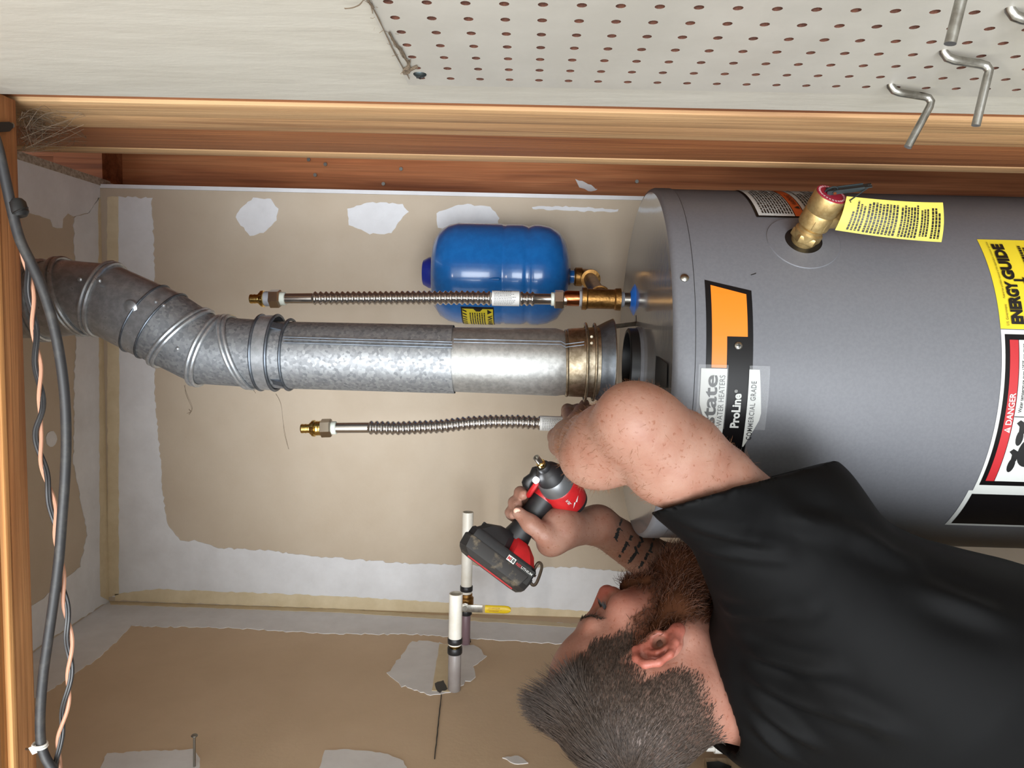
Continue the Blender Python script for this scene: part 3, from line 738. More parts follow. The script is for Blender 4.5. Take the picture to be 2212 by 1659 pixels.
for a in (LEGA, LEGA + 1.7, LEGA + 3.2):
    d = Vector((math.cos(a), math.sin(a), 0)); tt = Vector((-d.y, d.x, 0)); c = Vector((HX, HY, 0))
    MB().obox(c + d * .0695 + Vector((0, 0, zz(-.150))), tt * .0055, d * .0006, (d * .004 + Vector((0, 0, -.0215)))).obox(c + d * .079 + Vector((0, 0, HZT + .0012)), tt * .0055, d * .007, (0, 0, .0006)).build('leg', M_STEEL, dh, smooth=0)

# ------------------------------------------------------------------ flexible connectors
M_SS = mat('stainless', (204, 200, 195), .17, .96)
M_NUT = mat('nickel_nut', (190, 182, 168), .24, 1.0)
M_WASH = mat('nylon_washer', (222, 228, 218), .4)
M_LAB = mat('paper_label', (226, 226, 224), .5)
M_TEF = mat('thread_tape', (150, 152, 158), .5)
def flex(label, path, ribs, y_plane, base, lab_x, nut_low, adapter=True):
    xs = [p[0] for p in path]
    def P(x, dy=0): return at(x, float(np.interp(x, xs, [p[1] for p in path])), Y=y_plane)
    t = thing('flex_connector', label, 'connector', base, 'corrugated stainless water connectors')
    s = y_plane / F                                # metres per pixel here
    x0 = path[0][0]
    def lat(name, prof, m, n=20, parent=None, hexa=False):
        # prof: (px x, px radius)
        rings = []
        for x, r in prof:
            a, b = P(x - 1), P(x + 1); tt = (b - a).normalized(); c = P(x)
            u = Vector((0, 1, 0)); u = (u - tt * u.dot(tt)).normalized(); v = tt.cross(u)
            rings.append([c + (u * math.cos(2 * math.pi * k / n + .26) + v * math.sin(2 * math.pi * k / n + .26)) * r * s for k in range(n)])
        return MB().loft(rings).build(name, m, parent or t, smooth=25 if n < 9 else 50)
    ad = lat('barb_adapter', [(x0, 8), (x0 + 1, 10), (x0 + 4, 10.6), (x0 + 7, 9.6), (x0 + 11, 10.6), (x0 + 14, 9.6), (x0 + 18, 10.4), (x0 + 20, 10), (x0 + 21, 14), (x0 + 24, 14.5), (x0 + 25, 18), (x0 + 30, 18.5), (x0 + 32, 16)], M_BRASSP)
    lat('thread', [(x0 + 32, 15.5), (x0 + 36, 16.5), (x0 + 38, 15.5), (x0 + 41, 16.5), (x0 + 45, 15.5)], M_TEF if ribs[0] < 720 else M_BRASSP)
    lat('nut', [(x0 + 43, 17), (x0 + 45, 20.5), (x0 + 64, 20.5), (x0 + 67, 18)], M_NUT, 6)
    lat('washer', [(x0 + 67, 14), (x0 + 68, 14.5), (x0 + 76, 14.5), (x0 + 77, 13)], M_WASH)
    pr = [(x0 + 74, 11.6), (ribs[0] - 2, 11.8)]
    x = ribs[0]; pitch = 11.7
    while x < ribs[1]:
        for f_, r in ((0, 11.8), (.16, 13.4), (.30, 15.2), (.44, 15.6), (.58, 15.2), (.72, 13.4), (.86, 11.8)):
            pr.append((x + f_ * pitch, r))
        x += pitch
    pr += [(nut_low - 2, 11.8)]
    lat('hose', pr, M_SS, 24)
    lb = lat('paper_label', [(lab_x[0], 16.3), (lab_x[0] + .5, 16.4), ((lab_x[0] + lab_x[1]) / 2, 16.4), (lab_x[1], 16.4)], M_LAB, 24)
    pm = MB(); rr = 16.8 * s
    def lp(u, v):                                   # u = angle, v = px along
        c = P(v); return c + Vector((math.sin(u) * rr, -math.cos(u) * rr, 0))
    r2 = random.Random(int(x0))
    for k in range(9):
        a = -.9 + k * .2
        vv = lab_x[0] + 5; e = lab_x[1] - 4 - r2.random() * 18
        while vv < e:
            w_ = r2.uniform(2, 5); pm.add([lp(a, vv), lp(a, min(vv + w_, e)), lp(a + .06, min(vv + w_, e)), lp(a + .06, vv)], [(0, 1, 2, 3)]); vv += w_ + 1
    if ribs[0] < 720:
        for k in range(16):
            if k % 3 != 1: pm.add([lp(1.0, lab_x[0] + 18 + k * 1.5), lp(1.0, lab_x[0] + 19 + k * 1.5), lp(1.25, lab_x[0] + 19 + k * 1.5), lp(1.25, lab_x[0] + 18 + k * 1.5)], [(0, 1, 2, 3)])
    pm.build('print', mat('print_grey', (70, 70, 72), .5), lb, smooth=0)
    lat('washer', [(nut_low - 7, 13), (nut_low - 6, 14.5), (nut_low, 14.5)], M_WASH)
    lat('nut', [(nut_low, 18), (nut_low + 2, 20.5), (nut_low + 19, 20.5), (nut_low + 21, 18)], M_NUT, 6)
    lat('thread', [(nut_low + 20, 16), (nut_low + 27, 16)], M_NUT)
    return P, lat, s
FY = 1.2
P1, lat1, fs = flex('corrugated stainless connector standing upright in front of the blue tank', [(540, 646), (567, 645.5), (1000, 643), (1420, 650)], (677, 1148), FY, at(1245, 645, Y=FY), (1063, 1122), 1197)
P2, lat2, fs = flex('corrugated stainless connector with a slight bend, its lower end held by a hand', [(650, 926), (697, 925), (762, 923), (860, 925), (950, 921), (1010, 914), (1060, 911), (1120, 911), (1165, 914), (1235, 916), (1420, 918)], (797, 1226), FY, at(1300, 918, Y=FY), (1166, 1226), 1262)
n2 = thing('pipe_nipple', 'short steel nipple under the bent connector on the heater top', 'nipple', at(1366, 918, Y=FY))
MB().tube([at(1288, 917, Y=FY), at(1366, 918, Y=FY)], .0105, 20).build('tube', M_STEEL, n2)
MB().lathe([(.0115, .0), (.030, .004), (.030, .006), (.0115, .003)], at(1350, 918, Y=FY), (0, 0, -1), 28).build('collar', mat('collar_red', (190, 40, 40), .35), n2)

# ------------------------------------------------------------------ tee, elbow, nipples
T = at(1299, 646, Y=FY); EC = Vector((.086, 1.456, T.z - .001))
zx = lambda x: at(x, 646, Y=FY).z
cu = thing('copper_adapter', 'short bare copper adapter above the bronze tee', 'fitting', (T.x, FY, zx(1256)))
MB().lathe([(.0118, zx(1258)), (.0124, zx(1252)), (.0124, zx(1224)), (.0112, zx(1219))], (T.x, FY, 0), n=28).build('sleeve', M_COPPER, cu)
MB().lathe([(.0128, zx(1257)), (.0135, zx(1254)), (.0128, zx(1251))], (T.x, FY, 0), n=24).build('tape_wrap', M_TEF, cu)
te = thing('bronze_tee', 'cast bronze tee fitting under the upright connector', 'fitting', T)
MB().lathe([(.012, zx(1256)), (.0180, zx(1257)), (.0182, zx(1266)), (.0160, zx(1269)), (.0158, zx(1326)), (.0176, zx(1329)), (.0180, zx(1340)), (.012, zx(1341))], (T.x, FY, 0), n=32).build('run', M_BRONZE, te)
bd = (EC - T); bd.z = 0; bl = bd.length; bd.normalize()
MB().lathe([(.0150, .006), (.0155, .022), (.0180, .023), (.0180, .032), (.012, .0325)], T, bd, 28).build('branch', M_BRONZE, te)
nb = thing('pipe_nipple', 'bronze nipple running back from the tee to the elbow', 'nipple', T + bd * .1)
MB().lathe([(.0125, .031), (.0125, bl - .026)], T, bd, 24).build('tube', M_BRONZE, nb)
eb = thing('bronze_elbow', 'cast bronze elbow screwed to the neck of the blue tank', 'fitting', EC)
arc = [EC + Vector((0, 0, .030)), EC + Vector((0, 0, .012))] + [EC - bd * (.012 * math.sin(t)) + Vector((0, 0, .012 * math.cos(t) * .3)) for t in (.6, 1.1)] + [EC - bd * .018, EC - bd * .032]
MB().tube(arc, [.0155, .0158, .0165, .0165, .0158, .0155], 24).build('bend', M_BRONZE, eb)
MB().lathe([(.012, .014), (.0182, .015), (.0182, .027), (.0165, .029)], EC, (0, 0, 1), 28).build('collar', M_BRONZE, eb)
MB().lathe([(.0165, .018), (.0185, .020), (.0185, .032), (.0125, .033)], EC, -bd, 28).build('collar', M_BRONZE, eb)
dn_ = thing('dielectric_nipple', 'steel nipple with a bright blue plastic collar on the heater top', 'nipple', (T.x, FY, HZT))
MB().lathe([(.0112, zx(1344)), (.0112, HZT)], (T.x, FY, 0), n=24).build('tube', M_STEEL, dn_)
MB().lathe([(.0118, zx(1348)), (.0128, zx(1344)), (.0118, zx(1341))], (T.x, FY, 0), n=20).build('tape_wrap', M_TEF, dn_)
M_BLUEC = mat('blue_collar', (36, 112, 214), .3)
cz = zx(1366)
MB().lathe([(.0120, cz + .004), (.020, cz + .0005), (.030, cz - .0052), (.0305, cz - .0064), (.029, cz - .0068), (.012, cz - .0035)], (T.x, FY, 0), n=36, cap=False).build('collar', M_BLUEC, dn_, smooth=50)

# ------------------------------------------------------------------ expansion tank
M_BLUE = mat('tank_blue', (30, 108, 182), .22, col2=(26, 100, 172), cscale=60, bump=.06, bscale=500, bdist=.0006, coat=.5)
TX, TY, TR = .087, 1.456, .0965
tz = lambda x: at(x, 600, Y=TY - .05).z
xt = thing('expansion_tank', 'glossy blue steel expansion tank standing behind the connector', 'tank', (TX, TY, EC.z + .02))
z0_, z1_ = H - .080, H + .186
g1, g2 = H + .000, H + .046
prof = [(.014, z0_ - .004), (.040, z0_), (.066, z0_ + .008), (.084, z0_ + .021), (.0935, z0_ + .040), (TR, z0_ + .058)]
prof += [(TR, g1 - .012), (TR - .0012, g1 - .006), (TR - .0045, g1), (TR - .0012, g1 + .006), (TR, g1 + .012)]
prof += [(TR, g2 - .005), (TR - .0015, g2 - .002), (TR - .0015, g2 + .002), (TR + .0005, g2 + .005), (TR + .0005, z1_ - .052)]
prof += [(.0930, z1_ - .034), (.084, z1_ - .018), (.066, z1_ - .006), (.040, z1_ - .001), (.012, z1_)]
MB().lathe(prof, (TX, TY, 0), n=72).build('shell', M_BLUE, xt, smooth=60)
MB().lathe([(.013, EC.z + .020), (.013, z0_ + .004)], (TX - .001, TY, 0), n=24).build('neck', M_BLUE, xt)
MB().lathe([(.031, z1_ - .002), (.0300, z1_ + .006), (.024, z1_ + .017), (.021, z1_ + .018), (0, z1_ + .018)], (TX, TY, 0), n=36).build('valve_cap', mat('cap_royal_blue', (34, 50, 150), .35), xt)
dr = MB(); dr.tube([Vector((TX - .014, TY - TR + .0006, H + z)) for z in (.070, .062, .052, .049)], [.0006, .0026, .0032, .001], 8); dr.build('paint_run', M_BLUE, xt)
def tcyl(px, py, R=TR + .001):
    d = ray(px, py); a = d[0] ** 2 + d[1] ** 2; b = -2 * (d[0] * TX + d[1] * TY); c = TX ** 2 + TY ** 2 - R * R
    t = (-b - math.sqrt(max(b * b - 4 * a * c, 0))) / (2 * a); p = d * t
    return math.atan2(p[0] - TX, -(p[1] - TY)), p[2]
(ta, za_), (tb_, zb_) = tcyl(995, 663), tcyl(1069, 712)
ta += .01; tb_ -= .12
def tl(u, v, e=.0012):
    """u,v 0..1 on the yellow label, text upside down because the tank hangs neck down"""
    a = ta + (tb_ - ta) * u; z = za_ + (zb_ - za_) * v
    return Vector((TX + (TR + e) * math.sin(a), TY - (TR + e) * math.cos(a), H + z))
def tgrid(mb, u0, u1, v0, v1, e, n=8):
    vs = []
    for i in range(n + 1):
        u = u0 + (u1 - u0) * i / n; vs += [tl(u, v0, e), tl(u, v1, e)]
    return mb.add(vs, [(2 * i, 2 * i + 1, 2 * i + 3, 2 * i + 2) for i in range(n)])
tlb = tgrid(MB(), 0, 1, 0, 1, .0011).build('warning_label', M_INK, xt)
tgrid(MB(), .05, 1, .045, .97, .0015).build('yellow_field', mat('label_yellow_dull', (214, 196, 44), .45), tlb)
t_ = MB(); TP = lambda a, b: tl(a, b, .0019)
letter(t_, 'WARNING', lambda a, b: tl(.24 + a, .80 + b, .0019), 0, 0, .145, 1.0, bold=.02)
t_.add([TP(.06, .80), TP(.21, .80), TP(.135, .94)], [(0, 1, 2)])
t_.add([TP(.03, .36), TP(.03, .68), TP(.12, .58), TP(.12, .46)][::-1], [(0, 1, 2, 3)])
fineprint(t_, lambda a, b: TP(a, b), .16, .96, .26, .76, 7, 21, .5, .3)
for k in range(10): t_.add([TP(.06 + k * .1, .05), TP(.10 + k * .1, .05), TP(.15 + k * .1, .17), TP(.11 + k * .1, .17)], [(0, 1, 2, 3)])
t_.build('lettering', M_INK, tlb, smooth=0)

# ------------------------------------------------------------------ water stubs on the left wall
M_PVC = mat('white_pipe', (232, 229, 220), .35, col2=(222, 217, 205), cscale=30)
M_PEXG = mat('grey_pipe', (158, 152, 150), .38, col2=(148, 140, 138), cscale=20)
M_PEXP = mat('mauve_pipe', (128, 104, 112), .4)
M_CRIMP = mat('crimp_ring', (52, 52, 54), .4, .5)
M_VYEL = mat('handle_yellow', (240, 204, 30), .4)
def stub(label, yq, px0, ends, name='water_pipe_stub'):
    """pipe out of the left wall along +X; ends = list of (part, y_px a, y_px b, radius, material)"""
    zc = at(px0[0], px0[1], Y=yq).z
    t = thing(name, label, 'pipe', (XL, yq, zc))
    X = lambda yy: at(px0[0], yy, Y=yq).x
    for nm, a, b, r, m in ends:
        xa = X(a) if a < 1480 or yq > 1.3 else XL - .002
        if a == 'wall': xa = XL - .002
        MB().lathe([(r * .96, xa), (r, xa + .0012), (r, X(b) - .0012), (r * .96, X(b))], (0, yq, zc), (1, 0, 0), 24).build(nm, m, t)
    return t, zc, X
s1, z1s, X1 = stub('grey pipe stub with a short white end, out of the brown closet wall', 1.228, (984, 1330), [])
def seg(t, X, zc, yq, nm, a, b, r, m, hole=False):
    xa = XL - .003 if a is None else X(a); xb = X(b)
    pr = [(r * .95, xa), (r, xa + .001), (r, xb - .001), (r * .95, xb)]
    if hole: pr = [(r * .9, xa), (r, xa + .001), (r, xb), (r * .82, xb), (r * .82, xb - .02), (0, xb - .02)]
    return MB().lathe(pr, (0, yq, zc), (1, 0, 0), 24).build(nm, m, t)
seg(s1, X1, z1s, 1.228, 'grey_tube', None, 1404, .0111, M_PEXG)
seg(s1, X1, z1s, 1.228, 'crimp_ring', 1411, 1397, .0128, M_CRIMP)
seg(s1, X1, z1s, 1.228, 'brass_coupling', 1398, 1388, .0098, M_BRASSP)
seg(s1, X1, z1s, 1.228, 'crimp_ring', 1389, 1377, .0128, M_CRIMP)
seg(s1, X1, z1s, 1.228, 'white_tube', 1393, 1282, .0115, M_PVC, True)
Y2 = 1.41
s2, z2s, X2 = stub('mauve pipe stub with a long white end and shut-off valve, near the closet corner', Y2, (1008, 1250), [])
seg(s2, X2, z2s, Y2, 'mauve_tube', None, 1322, .0092, M_PEXP)
seg(s2, X2, z2s, Y2, 'crimp_ring', 1327, 1315, .0118, M_CRIMP)
seg(s2, X2, z2s, Y2, 'white_tube', 1284, 1106, .0108, M_PVC, True)
seg(s2, X2, z2s, Y2, 'crimp_ring', 1276, 1265, .0125, M_CRIMP)
vb = MB(); xa, xb = X2(1316), X2(1280)
vb.lathe([(.009, xa), (.012, xa + .002), (.012, xa + .007), (.0145, xa + .010), (.0145, xb - .010), (.012, xb - .007), (.012, xb - .002), (.009, xb)], (0, Y2, z2s), (1, 0, 0), 20)
vb = vb.build('valve_body', M_BRONZE, s2)
xc = X2(1303); hy = Y2 - .022
MB().lathe([(.006, 0), (.006, .012), (.009, .012), (.009, .016), (.005, .017), (.005, .022)], (xc, Y2 - .008, z2s), (0, -1, 0), 12).build('stem', M_STEEL, vb)
hd = MB()
hd.obox((xc, hy - .004, z2s - .014), (.0072, 0, 0), (0, .0010, 0), (0, 0, .020)); hd = hd.build('lever', M_STEEL, s2, bevel=.0006)
gp = MB(); pr = []
zt_, zb2 = at(1048, 1303, Y=hy).z, at(1104, 1304, Y=hy).z
for z, wd in ((zt_, .0065), (zt_ - .001, .0078), (zb2 + .012, .0078), (zb2 + .005, .0068), (zb2 + .0015, .0048), (zb2, .002)):
    pr.append([Vector((xc + wd * math.cos(2 * math.pi * k / 16), hy - .004 + .0032 * math.sin(2 * math.pi * k / 16), z)) for k in range(16)])
gp = gp.loft(pr).build('yellow_grip', M_VYEL, s2)
t_ = MB()
# raised print runs down the grip
gl = lambda a, b: Vector((xc + .0045 - b, hy - .0075, zt_ - .003 - a))
M_VPR = mat('grip_print', (196, 150, 20), .5)
letter(t_, 'Streamline', lambda a, b: gl(a, .0005 - b + .0), .004, 0, -.0036, .022); letter(t_, 'Plumbing & Supply, Inc', lambda a, b: gl(a, .0045 - b), .001, 0, -.002, .029); fineprint(t_, lambda a, b: gl(a, b), .005, .025, .0066, .0082, 1, 33, 1.0, .1)
t_.build('grip_print', M_VPR, s2, smooth=0)

# nail in the left wall, cable and clip on the header, ledge and stub at the left
p = at(420, 1657, X=XL)
nl = thing('long_nail', 'long bent steel nail sticking out of the brown closet wall', 'nail', p)
tip = at(420, 1592, X=p.x + .045) ; q = p + Vector((.052, -.002, .006))
tip = at(420, 1590, Y=p.y - .002)
MB().tube([p + Vector((-.003, 0, 0)), tip], .0019, 10).build('shank', M_NAIL, nl)
MB().lathe([(.0044, 0), (.0046, .0008), (.0040, .0016), (0, .0018)], tip, (tip - p).normalized(), 14).build('head', M_NAIL, nl)
ld = thing('wooden_ledge', 'rough pale plywood ledge on the closet wall behind the man', 'ledge', at(1560, 1640, X=XL))
pts = [at(x, y, X=XL + .012) for x, y in ((1520, 1637), (1594, 1638), (1690, 1730), (1520, 1730))]
MB().poly(pts, (-1, 0, 0), .0115).build('block', wood('lumber_pale', (200, 172, 138), (160, 130, 98), (216, 190, 158), 1), ld, smooth=0)
MB().poly([at(x, y, X=XL + .0125) for x, y in ((1526, 1646), (1552, 1644), (1580, 1655), (1572, 1690), (1530, 1690))], (-1, 0, 0), .004).build('knot_hole', M_INK, ld, smooth=0)
bt_ = thing('banded_pipe', 'white pipe end with black and white bands on the ledge behind the man', 'pipe', at(1575, 1616, X=XL + .018))
bx0 = at(1550, 1614, X=XL + .018); bxl = at(1584, 1614, X=XL + .018)
sca = (bxl - bx0).length / 34
BX = lambda x: at(x, 1616, X=XL + .018)
MB().tube([BX(1525), BX(1543)], 7 * sca, 20).build('spout', M_WPLAS, bt_)
MB().tube([BX(1542), BX(1560)], 11 * sca, 24).build('white_band', M_WPLAS, bt_)
MB().tube([BX(1560), BX(1572.5)], 12 * sca, 24).build('black_band', M_BLACK, bt_)
MB().tube([BX(1572), BX(1577)], 12.6 * sca, 24).build('white_ring', M_WPLAS, bt_)
MB().tube([BX(1577), BX(1592)], 12 * sca, 24).build('black_base', M_BLACK, bt_)

def smooth_path(pts, n=8):
    """Catmull-Rom"""
    P = [Vector(p) for p in pts]; out = []
    for i in range(len(P) - 1):
        p0, p1, p2, p3 = P[max(i - 1, 0)], P[i], P[i + 1], P[min(i + 2, len(P) - 1)]
        for k in range(n):
            t = k / n
            out.append(.5 * ((2 * p1) + (-p0 + p2) * t + (2 * p0 - 5 * p1 + 4 * p2 - p3) * t * t + (-p0 + 3 * p1 - 3 * p2 + p3) * t ** 3))
    out.append(P[-1]); return out
M_CABLE = mat('cable_black', (46, 46, 48), .5, col2=(76, 74, 70), cscale=60, cw=(.5, .8))
M_WIREP = mat('wire_salmon', (190, 140, 114), .55)
M_WIREB = mat('wire_black', (44, 43, 44), .4)
CYB = .705
cpx = [(-40, 235), (-10, 300), (8, 372), (24, 445), (42, 515), (68, 570), (92, 625), (114, 695), (130, 775), (140, 860), (143, 950), (140, 1040), (134, 1120), (128, 1200), (117, 1290), (104, 1380), (93, 1460), (87, 1540), (88, 1600), (96, 1632), (112, 1660), (138, 1700), (150, 1770), (130, 1880), (60, 1960), (-40, 1990)]
cpath = smooth_path([at(x, y, Y=CYB) for x, y in cpx], 6)
cb = thing('black_cable', 'thick dusty black cable drooping under the header', 'cable', at(143, 950, Y=CYB))
MB().tube(cpath, .0047, 12).build('sheath', M_CABLE, cb)
tw = thing('twisted_wire', 'thin twisted salmon and black wire pair hanging beside the thick cable', 'wire', at(150, 1380, Y=CYB))
wpx = [(-30, 260), (-6, 320), (12, 380), (24, 440), (38, 490), (52, 545), (62, 590), (68, 640), (76, 720), (84, 800), (90, 880), (84, 930), (88, 980), (103, 1040), (116, 1100), (126, 1180), (137, 1270), (147, 1340), (152, 1400), (152, 1440), (147, 1500), (136, 1560), (128, 1610), (126, 1665), (134, 1720), (136, 1800), (100, 1900), (-30, 1970)]
wp = smooth_path([at(x, y, Y=CYB + .012) for x, y in wpx], 8)
for ph, m, nm in ((0, M_WIREP, 'salmon_wire'), (math.pi, M_WIREB, 'black_wire')):
    q = []
    L = 0
    for i, p in enumerate(wp):
        if i: L += (p - wp[i - 1]).length
        a = ph + L / .070 * 2 * math.pi
        q.append(p + Vector((0, math.sin(a) * .0021, math.cos(a) * .0021)))
    MB().tube(q, .0019, 8).build(nm, m, tw)
    if ph: MB().tube([p + Vector((.0, -.002, .0012)) for p in q], .0014, 6).build('black_wire', M_WIREB, tw)
tpw = thing('electrical_tape', 'black tape wrapped round the cable and wires near the framing', 'tape', at(38, 455, Y=CYB))
a_, b__ = at(32, 432, Y=CYB + .004), at(44, 468, Y=CYB + .004)
MB().tube([a_, a_.lerp(b__, .2), a_.lerp(b__, .8), b__], [.0065, .0085, .0085, .006], 14).build('wrap', M_BLACK, tpw)
MB().torus(a_.lerp(b__, .72), (0, .0075, .004), (.0045, .002, -.007), .0011, 20, 6).build('tie', M_INK, tpw)
cp = thing('cable_clip', 'small white nail-on clip holding the cable to the header', 'clip', at(85, 1608, Y=CYB))
MB().torus(at(86, 1607, Y=CYB), (.0, .0058, .002), (.0004, -.002, .0058), .0012, 24, 6).torus(at(87, 1612, Y=CYB), (.0, .0058, .002), (.0004, -.002, .0058), .0012, 24, 6).build('loop', M_WPLAS, cp)
MB().obox(at(76, 1618, Y=CYB), (.0035, 0, .002), (0, .0012, 0), (-.002, 0, .0042)).build('tab', M_WPLAS, cp, smooth=0)
MB().tube([at(73, 1620, Y=CYB), at(56, 1618, Y=CYB + .004)], .0011, 8).build('nail', M_NAIL, cp)
stp = thing('black_strap', 'black rubber strap nailed to the header beside the framing', 'strap', at(12, 272, Z=HZ - .003))
MB().poly([at(x, y, Z=HZ - .001) for x, y in ((-20, 264), (14, 263), (22, 268), (22, 276), (14, 284), (-20, 286))], (0, 0, -1), .003).build('strip', M_BLACK, stp, smooth=0)
MB().lathe([(.0025, 0), (.0025, .0015), (0, .002)], at(25, 270, Z=HZ - .002), (0, 0, -1), 10).build('nail', M_NAIL, stp)

# ------------------------------------------------------------------ cobwebs
def web(name, label, strands, r, loc):
    mb = MB()
    for s in strands: mb.tube(s, r * random.uniform(.6, 1.5), 3, cap=False)
    o = mb.build(name, M_WEB, None, smooth=0); o['kind'] = 'stuff'
    return tag(o, label, 'cobweb')
rw = random.Random(4); st_ = []
for k in range(150):
    a = at(rw.uniform(40, 80), rw.uniform(235, 335), Y=rw.uniform(.735, .80)); b = at(rw.uniform(45, 190) if k % 3 else rw.uniform(45, 120), rw.uniform(238, 320), X=XR + .003)
    c = a.lerp(b, .5) + Vector((rw.uniform(-.01, .01), rw.uniform(-.02, .02), rw.uniform(-.015, .005)))
    st_.append(smooth_path([a, c, b], 4))
web('cobweb', 'tangled dusty cobweb in the corner between header and studs', st_, .00017, None)
st_ = []
def wline(pts, n, jit, off=.004):
    for k in range(n):
        q = [at(x + rw.gauss(0, jit), y + rw.gauss(0, jit), X=XR - rw.uniform(.0026, off)) for x, y in pts]
        st_.append(smooth_path(q, 3))
wline([(797, 0), (815, 35), (832, 72), (845, 100), (858, 125), (872, 150), (884, 170)], 5, .9)
wline([(842, 72), (848, 85), (855, 96), (866, 108), (872, 120), (880, 134), (884, 148)], 26, 1.7)
wline([(884, 132), (882, 145), (874, 150), (872, 158), (882, 156), (888, 150), (900, 143)], 26, 2.2)
wline([(745, 18), (762, 17), (776, 10), (786, 0)], 8, .9)
wline([(788, -5), (800, 8), (806, 20)], 8, 3)
for k in range(46):
    x, y = rw.uniform(780, 890), rw.uniform(0, 160)
    if abs((x - 797) - y * .52) < 26: wline([(x, y), (x + rw.uniform(-14, 14), y + rw.uniform(-8, 14))], 1, .5)
web('cobweb', 'dusty brown cobweb along the top edge of the pegboard', st_, .00017, None)
st_ = []
for pts in (((398, 832), (402, 850), (410, 868), (415, 884), (408, 895)), ((596, 850), (606, 872), (612, 910), (616, 940), (624, 970)), ((545, 838), (552, 850)), ((408, 884), (412, 890), (405, 893))):
    for k in range(3): st_.append(smooth_path([at(x + rw.gauss(0, .8), y + rw.gauss(0, .8), Y=1.2) for x, y in pts], 4))
web('cobweb', 'thin dusty threads hanging off the vent pipe', st_, .00025, None)
# ------------------------------------------------------------------ implicit-surface modelling for the person
def _bc(v): return [np.float32(x) for x in v]
class SDF:
    """smooth union of tapered capsules and ellipsoids, evaluated on a grid (surface nets)"""
    def __init__(s): s.p = []
    def cap(s, a, b, ra, rb, k=.012): s.p.append(('c', np.array(a, float), np.array(b, float), ra, rb, k)); return s
    def chain(s, pts, rs, k=.012):
        for i in range(len(pts) - 1): s.cap(pts[i], pts[i + 1], rs[i], rs[i + 1], k)
        return s
    def ell(s, c, r, ax=None, k=.012): s.p.append(('e', np.array(c, float), np.array(r, float), np.eye(3) if ax is None else np.array(ax, float), 0, k)); return s
    def sub(s, c, r, ax=None, k=.006): s.p.append(('s', np.array(c, float), np.array(r, float), np.eye(3) if ax is None else np.array(ax, float), 0, k)); return s
    def subcap(s, a, b, ra, rb, k=.006): s.p.append(('sc', np.array(a, float), np.array(b, float), ra, rb, k)); return s
    def cut(s, p, n): s.p.append(('cut', np.array(p, float), np.array(n, float), 0, 0, 0)); return s
    def __call__(s, X, Y, Z):
        d = None
        for q in s.p:
            t = q[0]
            if t in ('c', 'sc'):
                _, a, b, ra, rb, k = q
                ba = b - a; L = max(float(ba @ ba), 1e-12)
                px, py, pz = X - np.float32(a[0]), Y - np.float32(a[1]), Z - np.float32(a[2])
                h = np.clip((px * np.float32(ba[0]) + py * np.float32(ba[1]) + pz * np.float32(ba[2])) / np.float32(L), 0, 1)
                e = np.sqrt((px - h * np.float32(ba[0])) ** 2 + (py - h * np.float32(ba[1])) ** 2 + (pz - h * np.float32(ba[2])) ** 2) - (np.float32(ra) + h * np.float32(rb - ra))
            elif t in ('e', 's'):
                _, c, r, A, _z, k = q
                px, py, pz = X - np.float32(c[0]), Y - np.float32(c[1]), Z - np.float32(c[2])
                u = [px * np.float32(A[i][0]) + py * np.float32(A[i][1]) + pz * np.float32(A[i][2]) for i in range(3)]
                k0 = np.sqrt(sum((u[i] / np.float32(r[i])) ** 2 for i in range(3)))
                k1 = np.sqrt(sum((u[i] / np.float32(r[i] ** 2)) ** 2 for i in range(3))) + np.float32(1e-6)
                e = k0 * (k0 - 1) / k1
            else:
                _, p, n, *_r = q
                e = (X - np.float32(p[0])) * np.float32(n[0]) + (Y - np.float32(p[1])) * np.float32(n[1]) + (Z - np.float32(p[2])) * np.float32(n[2])
                d = np.maximum(d, e); continue
            k = np.float32(k)
            if d is None: d = e
            elif t in ('c', 'e'):
                h = np.maximum(k - np.abs(d - e), 0) / k
                d = np.minimum(d, e) - h * h * k * np.float32(.25)
            else:
                h = np.maximum(k - np.abs(d + e), 0) / k
                d = np.maximum(d, -e) + h * h * k * np.float32(.25)
        return d
